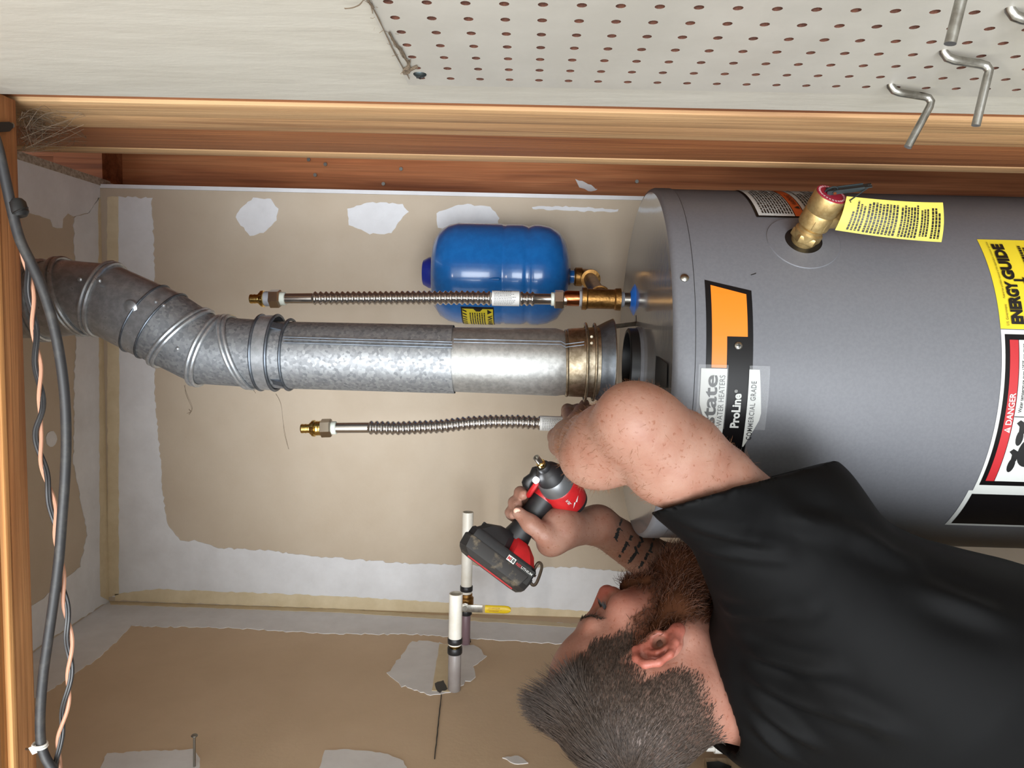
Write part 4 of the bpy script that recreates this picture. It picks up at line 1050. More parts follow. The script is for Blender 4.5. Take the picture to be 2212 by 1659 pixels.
def surfnet(fn, lo, hi, h):
    n = [int(math.ceil((hi[i] - lo[i]) / h)) + 1 for i in range(3)]
    ax = [(lo[i] + h * np.arange(n[i])).astype(np.float32) for i in range(3)]
    g = fn(ax[0][:, None, None], ax[1][None, :, None], ax[2][None, None, :])
    g = np.broadcast_to(g, n)
    ins = g < 0
    m = [q - 1 for q in n]
    cnt = np.zeros(m, np.int8)
    for i in (0, 1):
        for j in (0, 1):
            for k in (0, 1): cnt += ins[i:i + m[0], j:j + m[1], k:k + m[2]]
    act = (cnt > 0) & (cnt < 8)
    idx = np.full(m, -1, np.int64); ci = np.argwhere(act); idx[act] = np.arange(len(ci))
    pos = np.zeros((len(ci), 3)); wt = np.zeros(len(ci))
    cs = [(0, 0, 0), (1, 0, 0), (0, 1, 0), (1, 1, 0), (0, 0, 1), (1, 0, 1), (0, 1, 1), (1, 1, 1)]
    gv = [g[ci[:, 0] + c[0], ci[:, 1] + c[1], ci[:, 2] + c[2]].astype(np.float64) for c in cs]
    for a in range(8):
        for b in range(a + 1, 8):
            if sum(abs(cs[a][q] - cs[b][q]) for q in range(3)) != 1: continue
            cr = (gv[a] < 0) != (gv[b] < 0)
            t = np.where(cr, gv[a] / np.where(cr, gv[a] - gv[b], 1), 0)
            for q in range(3): pos[:, q] += np.where(cr, cs[a][q] + t * (cs[b][q] - cs[a][q]), 0)
            wt += cr
    pos = (ci + pos / wt[:, None]) * h + np.array(lo)
    faces = []
    for d in range(3):
        e1, e2 = (d + 1) % 3, (d + 2) % 3
        sl0 = [slice(None)] * 3; sl1 = [slice(None)] * 3
        sl0[d] = slice(0, -1); sl1[d] = slice(1, None)
        a, b = ins[tuple(sl0)], ins[tuple(sl1)]
        w_ = np.argwhere(a != b)
        ok = (w_[:, e1] > 0) & (w_[:, e2] > 0) & (w_[:, e1] < m[e1]) & (w_[:, e2] < m[e2])
        w_ = w_[ok]; fl = a[tuple(w_.T)]
        def id_(o1, o2):
            q = w_.copy(); q[:, e1] += o1; q[:, e2] += o2
            return idx[q[:, 0], q[:, 1], q[:, 2]]
        f = np.stack([id_(-1, -1), id_(0, -1), id_(0, 0), id_(-1, 0)], 1)
        f[~fl] = f[~fl][:, ::-1]
        faces.append(f)
    return pos, np.concatenate(faces)
def np_mesh(name, v, f, m, parent=None, tint=None, smooth_it=0):
    v = v.copy()
    for _ in range(smooth_it):
        acc = np.zeros_like(v); c = np.zeros(len(v))
        for a, b in ((0, 1), (1, 2), (2, 3), (3, 0)):
            np.add.at(acc, f[:, a], v[f[:, b]]); np.add.at(acc, f[:, b], v[f[:, a]]); np.add.at(c, f[:, a], 1); np.add.at(c, f[:, b], 1)
        v = v * .5 + acc / np.maximum(c, 1)[:, None] * .5
    me = bpy.data.meshes.new(name)
    me.vertices.add(len(v)); me.vertices.foreach_set('co', v.astype(np.float32).ravel())
    me.loops.add(len(f) * 4); me.loops.foreach_set('vertex_index', f.astype(np.int32).ravel())
    me.polygons.add(len(f)); me.polygons.foreach_set('loop_start', np.arange(0, len(f) * 4, 4, dtype=np.int32))
    me.polygons.foreach_set('loop_total', np.full(len(f), 4, np.int32))
    me.update(calc_edges=True)
    me.polygons.foreach_set('use_smooth', [True] * len(f))
    me.materials.append(m)
    if tint is not None:
        ca = me.color_attributes.new('tint', 'FLOAT_COLOR', 'POINT')
        ca.data.foreach_set('color', np.concatenate([tint, np.ones((len(v), 1))], 1).astype(np.float32).ravel())
    me.validate()
    o = bpy.data.objects.new(name, me); COL.objects.link(o)
    if parent is not None:
        o.parent = parent; o.matrix_parent_inverse = Matrix.Translation(-parent.location)
    return o
def normals(v, f):
    n = np.cross(v[f[:, 2]] - v[f[:, 0]], v[f[:, 3]] - v[f[:, 1]])
    out = np.zeros_like(v)
    for k in range(4): np.add.at(out, f[:, k], n)
    return out / (np.linalg.norm(out, axis=1, keepdims=True) + 1e-12)
def J(px, py, D): return np.array(at(px, py, D=D))

# ------------------------------------------------------------------ person : skeleton
HF, HU, HS = np.array([.543, .673, .503]), np.array([-.495, -.227, .839]), np.array([.678, -.704, .21])
HF /= np.linalg.norm(HF); HU -= HF * (HU @ HF); HU /= np.linalg.norm(HU); HS = np.cross(HF, HU)
HCN = np.array([-.4408, .885, H - .1506])
def hl(f, u, s): return HCN + HF * f + HU * u + HS * s
NECK = J(1612, 1490, .93)
SHR, ELR, FBR, WRR = J(1708, 1196, .81), J(1367, 913, .70), J(1316, 956, .75), J(1246, 962, .965)
SHL, ELL_, WRL = np.array([-.545, 1.035, H - .335]), J(1512, 1278, 1.315), J(1292, 1134, 1.158)
person = thing('person', 'bearded man in a black T-shirt leaning in with a raised elbow, holding a driver', 'person', (-.42, .76, 0))

# ------------------------------------------------------------------ head
def head_sdf():
    S = SDF()
    S.ell((-.006, .034, 0), (.097, .084, .076), k=.02)
    S.ell((-.036, -.008, 0), (.066, .068, .064), k=.03)
    S.ell((.044, -.038, 0), (.055, .072, .060), k=.03)
    for sg in (-1, 1):
        S.cap((.0, -.070, .050 * sg), (.078, -.108, .016 * sg), .020, .018, .025)
        S.ell((.064, -.030, .043 * sg), (.024, .018, .020), k=.02)
        S.cap((.088, .016, .010 * sg), (.072, .014, .045 * sg), .011, .010, .014)
    S.ell((.086, -.110, 0), (.018, .016, .020), k=.02)
    S.ell((.094, -.070, 0), (.014, .020, .026), k=.02)
    S.cap((.094, .006, 0), (.114, -.030, 0), .0085, .0125, .014)
    for sg in (-1, 1):
        S.ell((.104, -.036, .0125 * sg), (.0105, .0085, .0075), k=.007)
        S.sub((.098, -.006, .034 * sg), (.015, .011, .017), k=.014)
        S.ell((.0765, -.007, .032 * sg), (.0135, .0125, .0145), k=.004)
    S.cap((.107, -.064, -.016), (.107, -.064, .016), .006, .006, .006)
    S.cap((.105, -.074, -.014), (.105, -.074, .014), .006, .006, .006)
    # neck, in head coordinates
    nk = np.array([(NECK - HCN) @ HF, (NECK - HCN) @ HU, (NECK - HCN) @ HS])
    S.cap((-.028, -.045, 0), nk, .058, .066, .03)
    S.cap((.012, -.085, 0), nk + np.array([.03, 0, 0]), .042, .05, .03)
    # ears
    for sg in (-1, 1):
        E = lambda f, u, o: (f, u, sg * (.072 + o))
        S.ell(E(-.006, -.034, .006), (.018, .028, .006), [[.97, -.22, 0], [.22, .97, 0], [0, 0, 1]], k=.006)
        rim = [E(.008, -.022, .004), E(.006, -.008, .010), E(-.004, -.002, .014), E(-.016, -.006, .018), E(-.023, -.020, .020), E(-.022, -.036, .019), E(-.014, -.050, .015), E(-.004, -.060, .010)]
        S.chain(rim, [.0034, .0040, .0046, .0050, .0050, .0048, .0046, .0055], .003)
        S.ell(E(-.001, -.062, .007), (.009, .010, .006), k=.006)
        anti = [E(-.004, -.016, .010), E(-.013, -.026, .015), E(-.013, -.038, .014), E(-.006, -.049, .011)]
        S.chain(anti, [.0026, .0036, .0038, .0034], .004)
        S.cap(E(.010, -.032, .006), E(.009, -.041, .008), .0042, .0042, .004)
        S.sub(E(-.002, -.036, .016), (.0085, .0105, .015), k=.003)
        S.sub(E(-.007, -.0135, .019), (.0062, .0045, .011), k=.002)
        S.sub(E(-.0175, -.028, .024), (.0024, .011, .009), k=.002)
    return S
HSD = head_sdf()
hv, hf_ = surfnet(HSD, (-.135, -.205, -.105), (.142, .132, .105), .0020)
hloc = hv.copy()
hv = HCN + hloc[:, :1] * HF + hloc[:, 1:2] * HU + hloc[:, 2:] * HS

# ------------------------------------------------------------------ arms and hands
def finger(S, pts, r0, r1, k=.004):
    n = len(pts); S.chain([np.array(p) for p in pts], [r0 + (r1 - r0) * i / (n - 1) for i in range(n)], k)
RA = SDF()
AX = lambda t: ELR + (SHR - ELR) * t
RA.chain([AX(1), AX(.75), AX(.45), AX(.22), AX(.08)], [.0475, .0475, .0460, .0415, .037], .008)
RA.ell(J(1440, 996, .727), (.041, .039, .043), k=.02)
RA.ell(J(1474, 978, .730), (.033, .032, .035), k=.025)
RA.cap(AX(.10), ELR, .038, .033, .012)
RA.ell(J(1352, 884, .692), (.013, .013, .013), k=.03)
RA.ell(J(1400, 905, .702), (.022, .022, .022), k=.03)
RA.chain([ELR, FBR, FBR + (WRR - FBR) * .45, WRR], [.034, .0385, .0355, .026], .012)
RA.ell(J(1284, 992, .765), (.030, .030, .036), k=.02)
# right hand closing on the lower end of the bent connector
hose = np.array(P2(1236)); hz = lambda x: np.array(P2(x))
PR = J(1240, 946, 1.065)
RA.cap(WRR, WRR * .35 + PR * .65, .027, .030, .02)
RA.ell(PR, (.030, .036, .034), k=.02)
# thumb side (below the hose in the picture) and fingers behind it
RA.chain([J(1232, 968, 1.02), J(1210, 962, 1.08), J(1203, 944, 1.13), J(1210, 929, 1.172)], [.018, .0145, .0125, .0090], .01)
RA.chain([J(1243, 935, 1.08), J(1243, 906, 1.125), J(1254, 888, 1.16), J(1263, 872, 1.19)], [.0135, .0105, .0095, .0078], .006)
for k_, (dx, r) in enumerate(((4, .0098), (26, .0100), (48, .0094))):
    x = 1222 + dx
    h0 = hz(x); dr = np.array([1, 0, 0])
    RA.chain([J(x + 10, 940, 1.085), h0 + np.array([.020, -.020, 0]), h0 + np.array([.022, .010, 0]), h0 + np.array([.002, .0215, .002]), h0 + np.array([-.016, .012, .003])], [r * 1.25, r * 1.05, r, r * .95, r * .8], .004)
rv_, rf_ = surfnet(RA, np.minimum.reduce([SHR, ELR, WRR, hose]) - .10, np.maximum.reduce([SHR, ELR, WRR, hose]) + .085, .0028)
LA = SDF()
LA.cap(SHL, ELL_, .050, .040, .03)
LA.cap(ELL_, ELL_ + (WRL - ELL_) * .3, .040, .042, .03).cap(ELL_ + (WRL - ELL_) * .3, WRL, .042, .028, .03)
# left hand round the driver grip: grip axis G0 -> G1
G0, G1 = J(1192, 1052, 1.105), J(1112, 1165, 1.105)
ga = (G1 - G0) / np.linalg.norm(G1 - G0)
tow = -np.array(ray(1150, 1110)); tow /= np.linalg.norm(tow)
gs = np.cross(ga, tow); gs /= np.linalg.norm(gs)
if gs @ (WRL - (G0 + G1) / 2) < 0: gs = -gs          # towards the wrist
GC = lambda t, a, b: G0 + (G1 - G0) * t + gs * a + tow * b
PL = GC(.46, .045, -.004)
LA.cap(WRL, PL, .026, .030, .02)
LA.ell(PL, (.025, .033, .028), [gs, ga, tow], k=.02)
LA.chain([GC(.66, .050, .012), GC(.66, .030, .026), GC(.655, .006, .0305), GC(.63, -.018, .0275)], [.0165, .0130, .0118, .0092], .01)
LA.chain([GC(.74, .045, .002), GC(.66, .040, .016)], [.018, .016], .012)
for t, r, ov in ((.20, .0098, -.004), (.38, .0102, .004), (.56, .0100, .003), (.72, .0090, -.001)):
    if t < .3:
        LA.chain([GC(t + .02, .040, -.018), GC(t, .018, -.030), GC(t, -.010, -.0300), GC(t - .02, -.030, -.022)], [r * 1.3, r * 1.15, r * 1.0, r * .8], .004); continue
    LA.chain([GC(t + .02, .040, -.018), GC(t, .018, -.030), GC(t, -.008, -.0305), GC(t - .01, -.0270 - ov, -.016), GC(t - .02, -.0290 - ov, .000), GC(t - .02, -.0240 - ov, .010)], [r * 1.3, r * 1.15, r * 1.05, r, r * .92, r * .8], .004)
lp_ = [ELL_, WRL, G0, G1]
lv_, lf_ = surfnet(LA, np.minimum.reduce(lp_) - .06, np.maximum.reduce(lp_) + .06, .0026)

# ------------------------------------------------------------------ torso (under the shirt)
TF, TS = np.array([.70, .714, 0]), np.array([.714, -.70, 0])
CH = np.array([-.425, .860, H - .475]); BE = np.array([-.405, .785, H - .76]); PEL = np.array([-.40, .745, H - .98])
TA = [TS, TF, [0, 0, 1]]
def torso(gr=0.0):
    S = SDF()
    S.ell(CH, (.185 + gr, .118 + gr, .22 + gr), TA, k=.05)
    S.ell(BE, (.170 + gr, .125 + gr, .24 + gr), TA, k=.08)
    S.ell(PEL, (.170 + gr, .120 + gr, .16 + gr), TA, k=.06)
    S.cap(SHL * .85 + NECK * .15, NECK + np.array([0, 0, -.035]), .058 + gr, .062 + gr, .06)
    S.cap(NECK + np.array([0, 0, -.035]), SHR, .062 + gr, .060 + gr, .06)
    S.cap(SHR, CH + TS * .09 + np.array([0, 0, .02]), .060 + gr, .10 + gr, .07)
    return S
tv_, tf_ = surfnet(torso(-.006), (-.80, .52, H - 1.15), (-.10, 1.30, H - .18), .012)
bv = np.concatenate([hv, rv_, lv_, tv_]); off = np.cumsum([0, len(hv), len(rv_), len(lv_)])
bf = np.concatenate([hf_, rf_ + off[1], lf_ + off[2], tf_ + off[3]])
# colour: skin with redder ears, nose, cheeks and knuckles; hair roots tinted
SKIN = np.array(lin((150, 113, 97))); SRED = np.array(lin((158, 86, 73))); SHAIR = np.array(lin((70, 56, 48))); SBEARD = np.array(lin((92, 52, 30)))
tint = np.tile(SKIN, (len(bv), 1))
f_, u_, s_ = hloc[:, 0], hloc[:, 1], hloc[:, 2]
def sm(x, a, b): t = np.clip((x - a) / (b - a), 0, 1); return t * t * (3 - 2 * t)
ear = sm(np.abs(s_), .076, .084) * (1 - sm(u_, .006, .012)); nose = sm(f_, .100, .112)
cheek = np.exp(-((f_ - .07) ** 2 + (u_ + .035) ** 2 + (np.abs(s_) - .045) ** 2) / .0006)
red = np.clip(ear * .6 + nose * .7 + cheek * .45 + .18, 0, 1)[:, None]
ht = SKIN * (1 - red) + SRED * red
def hairzone(f, u, s):
    """1 on the hair-bearing scalp"""
    fh = np.interp(u, [-.03, .003, .024, .039, .059, .074, .085, .10, .12], [.044, .042, .050, .044, .033, .025, .021, .024, .026]) + (.075 - np.abs(s)) * .20 * (u > .05)
    ul = np.interp(f, [-.11, -.073, -.048, -.032, -.026, .010, .014, .05], [-.048, -.055, -.064, -.044, -.004, -.004, -.030, -.030])
    return np.clip((fh - f) / .010, 0, 1) * np.clip((u - ul) / .022, 0, 1)
def beardzone(f, u, s):
    ub = np.interp(f, [-.01, .010, .046, .048, .062, .080, .094, .12], [-.06, .0, -.018, -.047, -.058, -.056, -.047, -.047])
    z = np.clip((ub - u) / .014, 0, 1) * np.clip((f - .004 + np.clip(-u - .06, 0, .1) * .25) / .008, 0, 1) * (u > -.165)
    return z * (1 - (f > .088) * (u < -.066) * (u > -.080) * (np.abs(s) < .02) * .7)
hz_ = hairzone(f_, u_, s_)[:, None]; bz_ = beardzone(f_, u_, s_)[:, None]
ht = ht * (1 - hz_ * .92) + SHAIR * hz_ * .92
ht = ht * (1 - bz_ * .8) + SBEARD * bz_ * .8
tint[:len(hv)] = ht

def skin_mat():
    m = bpy.data.materials.new('skin'); m.use_nodes = True; nt = m.node_tree; b = nt.nodes['Principled BSDF']
    b.inputs['Roughness'].default_value = .48; b.inputs['Specular IOR Level'].default_value = .4
    b.inputs['Subsurface Weight'].default_value = .12; b.inputs['Subsurface Radius'].default_value = (.012, .005, .003); b.inputs['Subsurface Scale'].default_value = 1
    at_ = nt.nodes.new('ShaderNodeVertexColor'); at_.layer_name = 'tint'
    g = nt.nodes.new('ShaderNodeNewGeometry')
    n1 = nt.nodes.new('ShaderNodeTexNoise'); n1.inputs['Scale'].default_value = 42; n1.inputs['Detail'].default_value = 5
    n2 = nt.nodes.new('ShaderNodeTexNoise'); n2.inputs['Scale'].default_value = 260; n2.inputs['Detail'].default_value = 2
    for q in (n1, n2): nt.links.new(g.outputs['Position'], q.inputs['Vector'])
    r1 = nt.nodes.new('ShaderNodeValToRGB'); e = r1.color_ramp.elements; e[0].position = .3; e[1].position = .7
    e[0].color = (.90, .76, .72, 1); e[1].color = (1.05, 1.08, 1.10, 1)
    r2 = nt.nodes.new('ShaderNodeValToRGB'); e = r2.color_ramp.elements; e[0].position = .29; e[1].position = .38
    e[0].color = (.80, .65, .56, 1); e[1].color = (1, 1, 1, 1)
    nt.links.new(n1.outputs[0], r1.inputs[0]); nt.links.new(n2.outputs[0], r2.inputs[0])
    prev = at_.outputs[0]
    for r in (r1, r2):
        mx = nt.nodes.new('ShaderNodeMix'); mx.data_type = 'RGBA'; mx.blend_type = 'MULTIPLY'; mx.inputs['Factor'].default_value = 1
        nt.links.new(prev, mx.inputs['A']); nt.links.new(r.outputs[0], mx.inputs['B']); prev = mx.outputs['Result']
    nt.links.new(prev, b.inputs['Base Color'])
    bp = nt.nodes.new('ShaderNodeBump'); bp.inputs['Strength'].default_value = .25; bp.inputs['Distance'].default_value = .0012
    nt.links.new(n2.outputs[0], bp.inputs['Height']); nt.links.new(bp.outputs[0], b.inputs['Normal'])
    return m
M_SKIN = skin_mat()
body = np_mesh('body', bv, bf, M_SKIN, person, tint)
# ------------------------------------------------------------------ clothes
M_SHIRT = mat('shirt_black', (4, 4, 5), .66, col2=(3, 3, 4), cscale=8, spec=.12, bump=.08, bscale=900, bdist=.0004)
M_JEAN = mat('trousers_dark', (44, 46, 54), .8)
CUFF = ELR + (SHR - ELR) * .50
SH = torso(.012)
sa = (CUFF - SHR) / np.linalg.norm(CUFF - SHR)
SH.cap(SHR, CUFF + sa * .09, .064, .0575, .05)
SH.ell(J(1720, 1075, .80), (.05, .05, .05), k=.06)
SH.cap(SHL, SHL + (ELL_ - SHL) * .55, .060, .056, .05)
# openings: neck, sleeve mouth, hem
SH.subcap(NECK + np.array([0, 0, -.02]), NECK + (HCN - NECK) * .8, .068, .085, .008)
CUFF = np.array(at(1565, 1060, D=.765))
cn = np.array(at(1440, 1096, D=.80)) - np.array(at(1690, 1024, D=.74)); cn /= np.linalg.norm(cn)
vd = np.array(ray(1562, 1062)); vd /= np.linalg.norm(vd)
mouth_n = np.cross(cn, vd); mouth_n /= np.linalg.norm(mouth_n)
if mouth_n @ sa < 0: mouth_n = -mouth_n
class Shirt:
    def __call__(s, X, Y, Z):
        d = SH(X, Y, Z)
        # sleeve mouth: cut by a plane, only near the sleeve
        e = (X - np.float32(CUFF[0])) * np.float32(mouth_n[0]) + (Y - np.float32(CUFF[1])) * np.float32(mouth_n[1]) + (Z - np.float32(CUFF[2])) * np.float32(mouth_n[2])
        r = np.sqrt((X - np.float32(CUFF[0])) ** 2 + (Y - np.float32(CUFF[1])) ** 2 + (Z - np.float32(CUFF[2])) ** 2)
        d = np.where(r < .20, np.maximum(d, e), d)
        # hollow sleeve mouth round the arm
        a, b = ELR, SHR
        ba = (b - a).astype(np.float32); L = np.float32(ba @ ba)
        px, py, pz = X - np.float32(a[0]), Y - np.float32(a[1]), Z - np.float32(a[2])
        h = np.clip((px * ba[0] + py * ba[1] + pz * ba[2]) / L, 0, np.float32(.70))
        q = np.sqrt((px - h * ba[0]) ** 2 + (py - h * ba[1]) ** 2 + (pz - h * ba[2]) ** 2) - np.float32(.0490)
        d = np.maximum(d, -q)
        d = np.maximum(d, np.float32(H - 1.06) - Z)
        return d
sv_, sf_ = surfnet(Shirt(), (-.82, .50, H - 1.08), (-.08, 1.28, H - .09), .0044)
nn = normals(sv_, sf_)
# folds running from the shoulder and collar
def folds(v):
    d = np.zeros(len(v))
    def fold(a, b, wdt, amp, bend=None):
        nonlocal d
        a, b = np.array(a), np.array(b); ba = b - a; L = ba @ ba
        h = np.clip((v - a) @ ba / L, 0, 1); q = np.linalg.norm(v - (a + h[:, None] * ba), axis=1)
        fade = np.sin(np.pi * np.clip(h * .86 + .07, 0, 1))
        d += amp * fade * (np.exp(-(q / wdt) ** 2) - .45 * np.exp(-((q - wdt * 1.8) / (wdt * 1.1)) ** 2))
    D_ = .70
    for (x1, y1, x2, y2, w_, am) in ((1475, 1172, 1730, 1215, .007, .006), (1500, 1225, 1760, 1228, .006, .005), (1530, 1335, 1700, 1372, .008, .007), (1545, 1380, 1790, 1360, .008, .006),
                                     (1580, 1420, 1800, 1500, .010, .009), (1590, 1480, 1820, 1600, .010, .010), (1600, 1540, 1760, 1655, .009, .009), (1720, 1525, 1960, 1640, .012, .008), (1850, 1135, 2000, 1180, .010, .007),
                                     (2030, 1258, 2230, 1330, .012, .008), (1600, 1590, 1700, 1680, .008, .007), (1720, 1110, 1860, 1150, .01, .006), (1640, 1040, 1780, 1060, .008, .003)):
        # project the fold line onto the shirt along the view ray
        pa, pb = np.array(at(x1, y1, D=D_)), np.array(at(x2, y2, D=D_))
        def snap(p):
            r = p - np.array([0, 0, H]); r /= np.linalg.norm(r)
            q = v - np.array([0, 0, H]); t = q @ r; off_ = np.linalg.norm(q - t[:, None] * r, axis=1)
            c = np.where(off_ < .02)[0]
            return v[c[np.argmin(t[c])]] if len(c) else p
        fold(snap(pa), snap(pb), w_, am)
    return d
sv_ = sv_ + nn * folds(sv_)[:, None]
low = np.array([mnoise.noise(Vector((p[0] * 9, p[1] * 9, p[2] * 6))) for p in sv_])
sv_ = sv_ + nn * (low * .004)[:, None]
shirt = np_mesh('t_shirt', sv_, sf_, M_SHIRT, person, None, 2)
shirt['label'] = 'black short-sleeved T-shirt'
# collar band
col_ax = (HCN - NECK); col_ax = col_ax / np.linalg.norm(col_ax)
TR_ = SDF()
TR_.cap(PEL + TS * .085 + np.array([0, 0, -.05]), PEL + TS * .10 + np.array([0, -.02, -.42]), .098, .072, .05).cap(PEL + TS * .10 + np.array([0, -.02, -.42]), np.array([*(PEL + TS * .11)[:2], .10]), .072, .055, .05)
TR_.cap(PEL - TS * .085 + np.array([0, 0, -.05]), PEL - TS * .10 + np.array([0, .0, -.42]), .098, .072, .05).cap(PEL - TS * .10 + np.array([0, .0, -.42]), np.array([*(PEL - TS * .11)[:2], .10]), .072, .055, .05)
TR_.ell(PEL + np.array([0, 0, -.05]), (.176, .126, .15), TA, k=.06)
pv_, pf_ = surfnet(TR_, (-.70, .48, .03), (-.12, 1.0, H - .85), .012)
np_mesh('trousers', pv_, pf_, M_JEAN, person)
for sg in (1, -1):
    c = PEL + TS * .11 * sg
    B_ = SDF().cap((c[0], c[1], .06), (c[0] + TF[0] * .06, c[1] + TF[1] * .06, .05), .05, .05, .03).cap((c[0] + TF[0] * .06, c[1] + TF[1] * .06, .045), (c[0] + TF[0] * .17, c[1] + TF[1] * .17, .036), .045, .036, .03).cut((0, 0, .001), (0, 0, -1))
    wv, wf = surfnet(B_, (c[0] - .12, c[1] - .12, -.01), (c[0] + .24, c[1] + .26, .13), .008)
    np_mesh('boot', wv, wf, mat('boot_brown', (92, 66, 44), .7), person)

# ------------------------------------------------------------------ hair
def hairmat(name, c1, c2, rough=.42):
    m = mat(name, c1, rough, col2=c2, cscale=300, cw=(.35, .65), spec=.35); return m
M_HAIR = hairmat('hair_brown', (48, 39, 34), (80, 67, 59)); M_BEARD = hairmat('beard_auburn', (88, 50, 29), (54, 32, 21)); M_AHAIR = hairmat('arm_hair', (150, 104, 72), (126, 84, 58))
def strands(roots, dirs, lens, r0, segs, curl=None, droop=None, seed=1, bias=None):
    """3-sided tapered tubes; all arrays are numpy; returns verts, quad faces"""
    g = np.random.default_rng(seed); N = len(roots); P = roots.copy(); D = dirs / np.linalg.norm(dirs, axis=1, keepdims=True)
    st = lens / segs; pts = [P.copy()]; ds = [D.copy()]
    c1 = np.cross(D, g.normal(size=(N, 3))); c1 /= np.linalg.norm(c1, axis=1, keepdims=True); c2 = np.cross(D, c1)
    ph = g.uniform(0, 6.28, N)
    for k in range(segs):
        d = D.copy()
        if curl is not None:
            a = ph + curl[1] * (k + 1) * (lens / segs) * 1000 / 6.28
            d = d + curl[0] * (c1 * np.cos(a)[:, None] + c2 * np.sin(a)[:, None])
        if bias is not None: D = D + bias(pts[-1], k / segs) ; D /= np.linalg.norm(D, axis=1, keepdims=True)
        if droop is not None: D = D + np.array([0, 0, -droop]) * (1 / segs); D /= np.linalg.norm(D, axis=1, keepdims=True)
        d /= np.linalg.norm(d, axis=1, keepdims=True)
        pts.append(pts[-1] + d * st[:, None]); ds.append(d)
    K = segs + 1; V = np.zeros((N, K, 3, 3))
    u = np.cross(ds[0], g.normal(size=(N, 3))); u /= np.linalg.norm(u, axis=1, keepdims=True)
    for k in range(K):
        u = u - ds[k] * np.sum(u * ds[k], 1)[:, None]; u /= np.linalg.norm(u, axis=1, keepdims=True) + 1e-9; b = np.cross(ds[k], u)
        r = r0 * (1 - .75 * (k / segs) ** 1.5)
        for q in range(3):
            a = 2.0944 * q; V[:, k, q] = pts[k] + (u * math.cos(a) + b * math.sin(a)) * r
    base = (np.arange(N) * K * 3)[:, None, None]
    kk = (np.arange(segs) * 3)[None, :, None]; qq = np.arange(3)[None, None, :]; q2 = (qq + 1) % 3
    i0 = base + kk + qq; i1 = base + kk + q2; i2 = base + kk + 3 + q2; i3 = base + kk + 3 + qq
    return V.reshape(-1, 3), np.stack([i0, i1, i2, i3], -1).reshape(-1, 4)
def scatter(v, f, w, n, seed):
    g = np.random.default_rng(seed)
    A = np.linalg.norm(np.cross(v[f[:, 2]] - v[f[:, 0]], v[f[:, 3]] - v[f[:, 1]]), axis=1) * w
    i = g.choice(len(f), n, p=A / A.sum()); a, b = g.random(n), g.random(n)
    p = (v[f[i, 0]] * ((1 - a) * (1 - b))[:, None] + v[f[i, 1]] * (a * (1 - b))[:, None] + v[f[i, 2]] * (a * b)[:, None] + v[f[i, 3]] * ((1 - a) * b)[:, None])
    nn_ = np.cross(v[f[i, 2]] - v[f[i, 0]], v[f[i, 3]] - v[f[i, 1]]); nn_ /= np.linalg.norm(nn_, axis=1, keepdims=True) + 1e-12
    return p, nn_
def to_world(v): return HCN + v[:, :1] * HF + v[:, 1:2] * HU + v[:, 2:] * HS
g_ = np.random.default_rng(3)
fc = hloc[hf_].mean(1)
wz = hairzone(fc[:, 0], fc[:, 1], fc[:, 2])
earz = (np.abs(fc[:, 2]) > .0785) & (fc[:, 1] < .004) & (fc[:, 1] > -.075) & (fc[:, 0] > -.030)
wz = wz * (~earz)
rp, rn = scatter(hloc, hf_, wz, 30000, 5)
WH = np.array([-.080, .070, .012])                               # crown whorl
away = rp - WH; away -= rn * np.sum(away * rn, 1)[:, None]; away /= np.linalg.norm(away, axis=1, keepdims=True) + 1e-9
swirl = np.cross(rn, away)
flow = away + swirl * .35 * np.exp(-np.linalg.norm(rp - WH, axis=1) / .03)[:, None]
topness = sm(rp[:, 1], .045, .085); frontness = sm(rp[:, 0], -.03, .06)
flow = flow * (1 - .4 * topness[:, None]) + np.array([1, 0, 0]) * (topness * .7)[:, None] + np.array([.25, -.6, 0]) * (1 - topness)[:, None]
quiff = topness * sm(rp[:, 0], -.03, .03)
lift = .10 + 1.5 * quiff
flow = flow / np.linalg.norm(flow, axis=1, keepdims=True); flow -= rn * np.sum(flow * rn, 1)[:, None]; flow /= np.linalg.norm(flow, axis=1, keepdims=True)
dirs = flow + rn * lift[:, None] + g_.normal(size=rp.shape) * .12
lens = (.0055 + .006 * sm(rp[:, 1], -.03, .04) + .018 * topness + .009 * quiff) * g_.uniform(.75, 1.15, len(rp))
C0 = np.array([-.012, .030, 0])
def hbias(p, t):
    n = (p - C0) / np.array([.097, .086, .078]) ** 2; n /= np.linalg.norm(n, axis=1, keepdims=True)
    hug = -n * (.16 * (1 - quiff) + .10 * quiff * (t > .3))[:, None]
    return hug + np.array([[-.12, .04, .10]]) * (quiff * (t > .25))[:, None]
hv2, hf2 = strands(rp, dirs, lens, .00040, 5, seed=6, bias=hbias)
np_mesh('hair', to_world(hv2), hf2, M_HAIR, person)['kind'] = 'stuff'
# beard mass
BS = SDF()
for sg in (-1, 1):
    BS.chain([(.018, -.045, .060 * sg), (.030, -.085, .055 * sg), (.070, -.125, .034 * sg)], [.010, .018, .026], .02)
BS.ell((.062, -.148, 0), (.038, .046, .046), k=.03)
BS.ell((.092, -.122, 0), (.022, .036, .034), k=.02)
BS.chain([(.108, -.056, .0), (.100, -.058, .022), (.086, -.080, .034)], [.006, .006, .008], .012).chain([(.108, -.056, .0), (.100, -.058, -.022), (.086, -.080, -.034)], [.006, .006, .008], .012)
bmv, bmf = surfnet(BS, (-.01, -.22, -.095), (.14, -.02, .095), .004)
np_mesh('beard', to_world(bmv), bmf, mat('beard_mass', (64, 38, 24), .95, spec=.05), person)
bp_, bn_ = scatter(bmv, bmf, np.ones(len(bmf)), 8500, 8)
fz = hloc[hf_].mean(1); wb = beardzone(fz[:, 0], fz[:, 1], fz[:, 2])
bp2, bn2 = scatter(hloc, hf_, wb, 3500, 9)
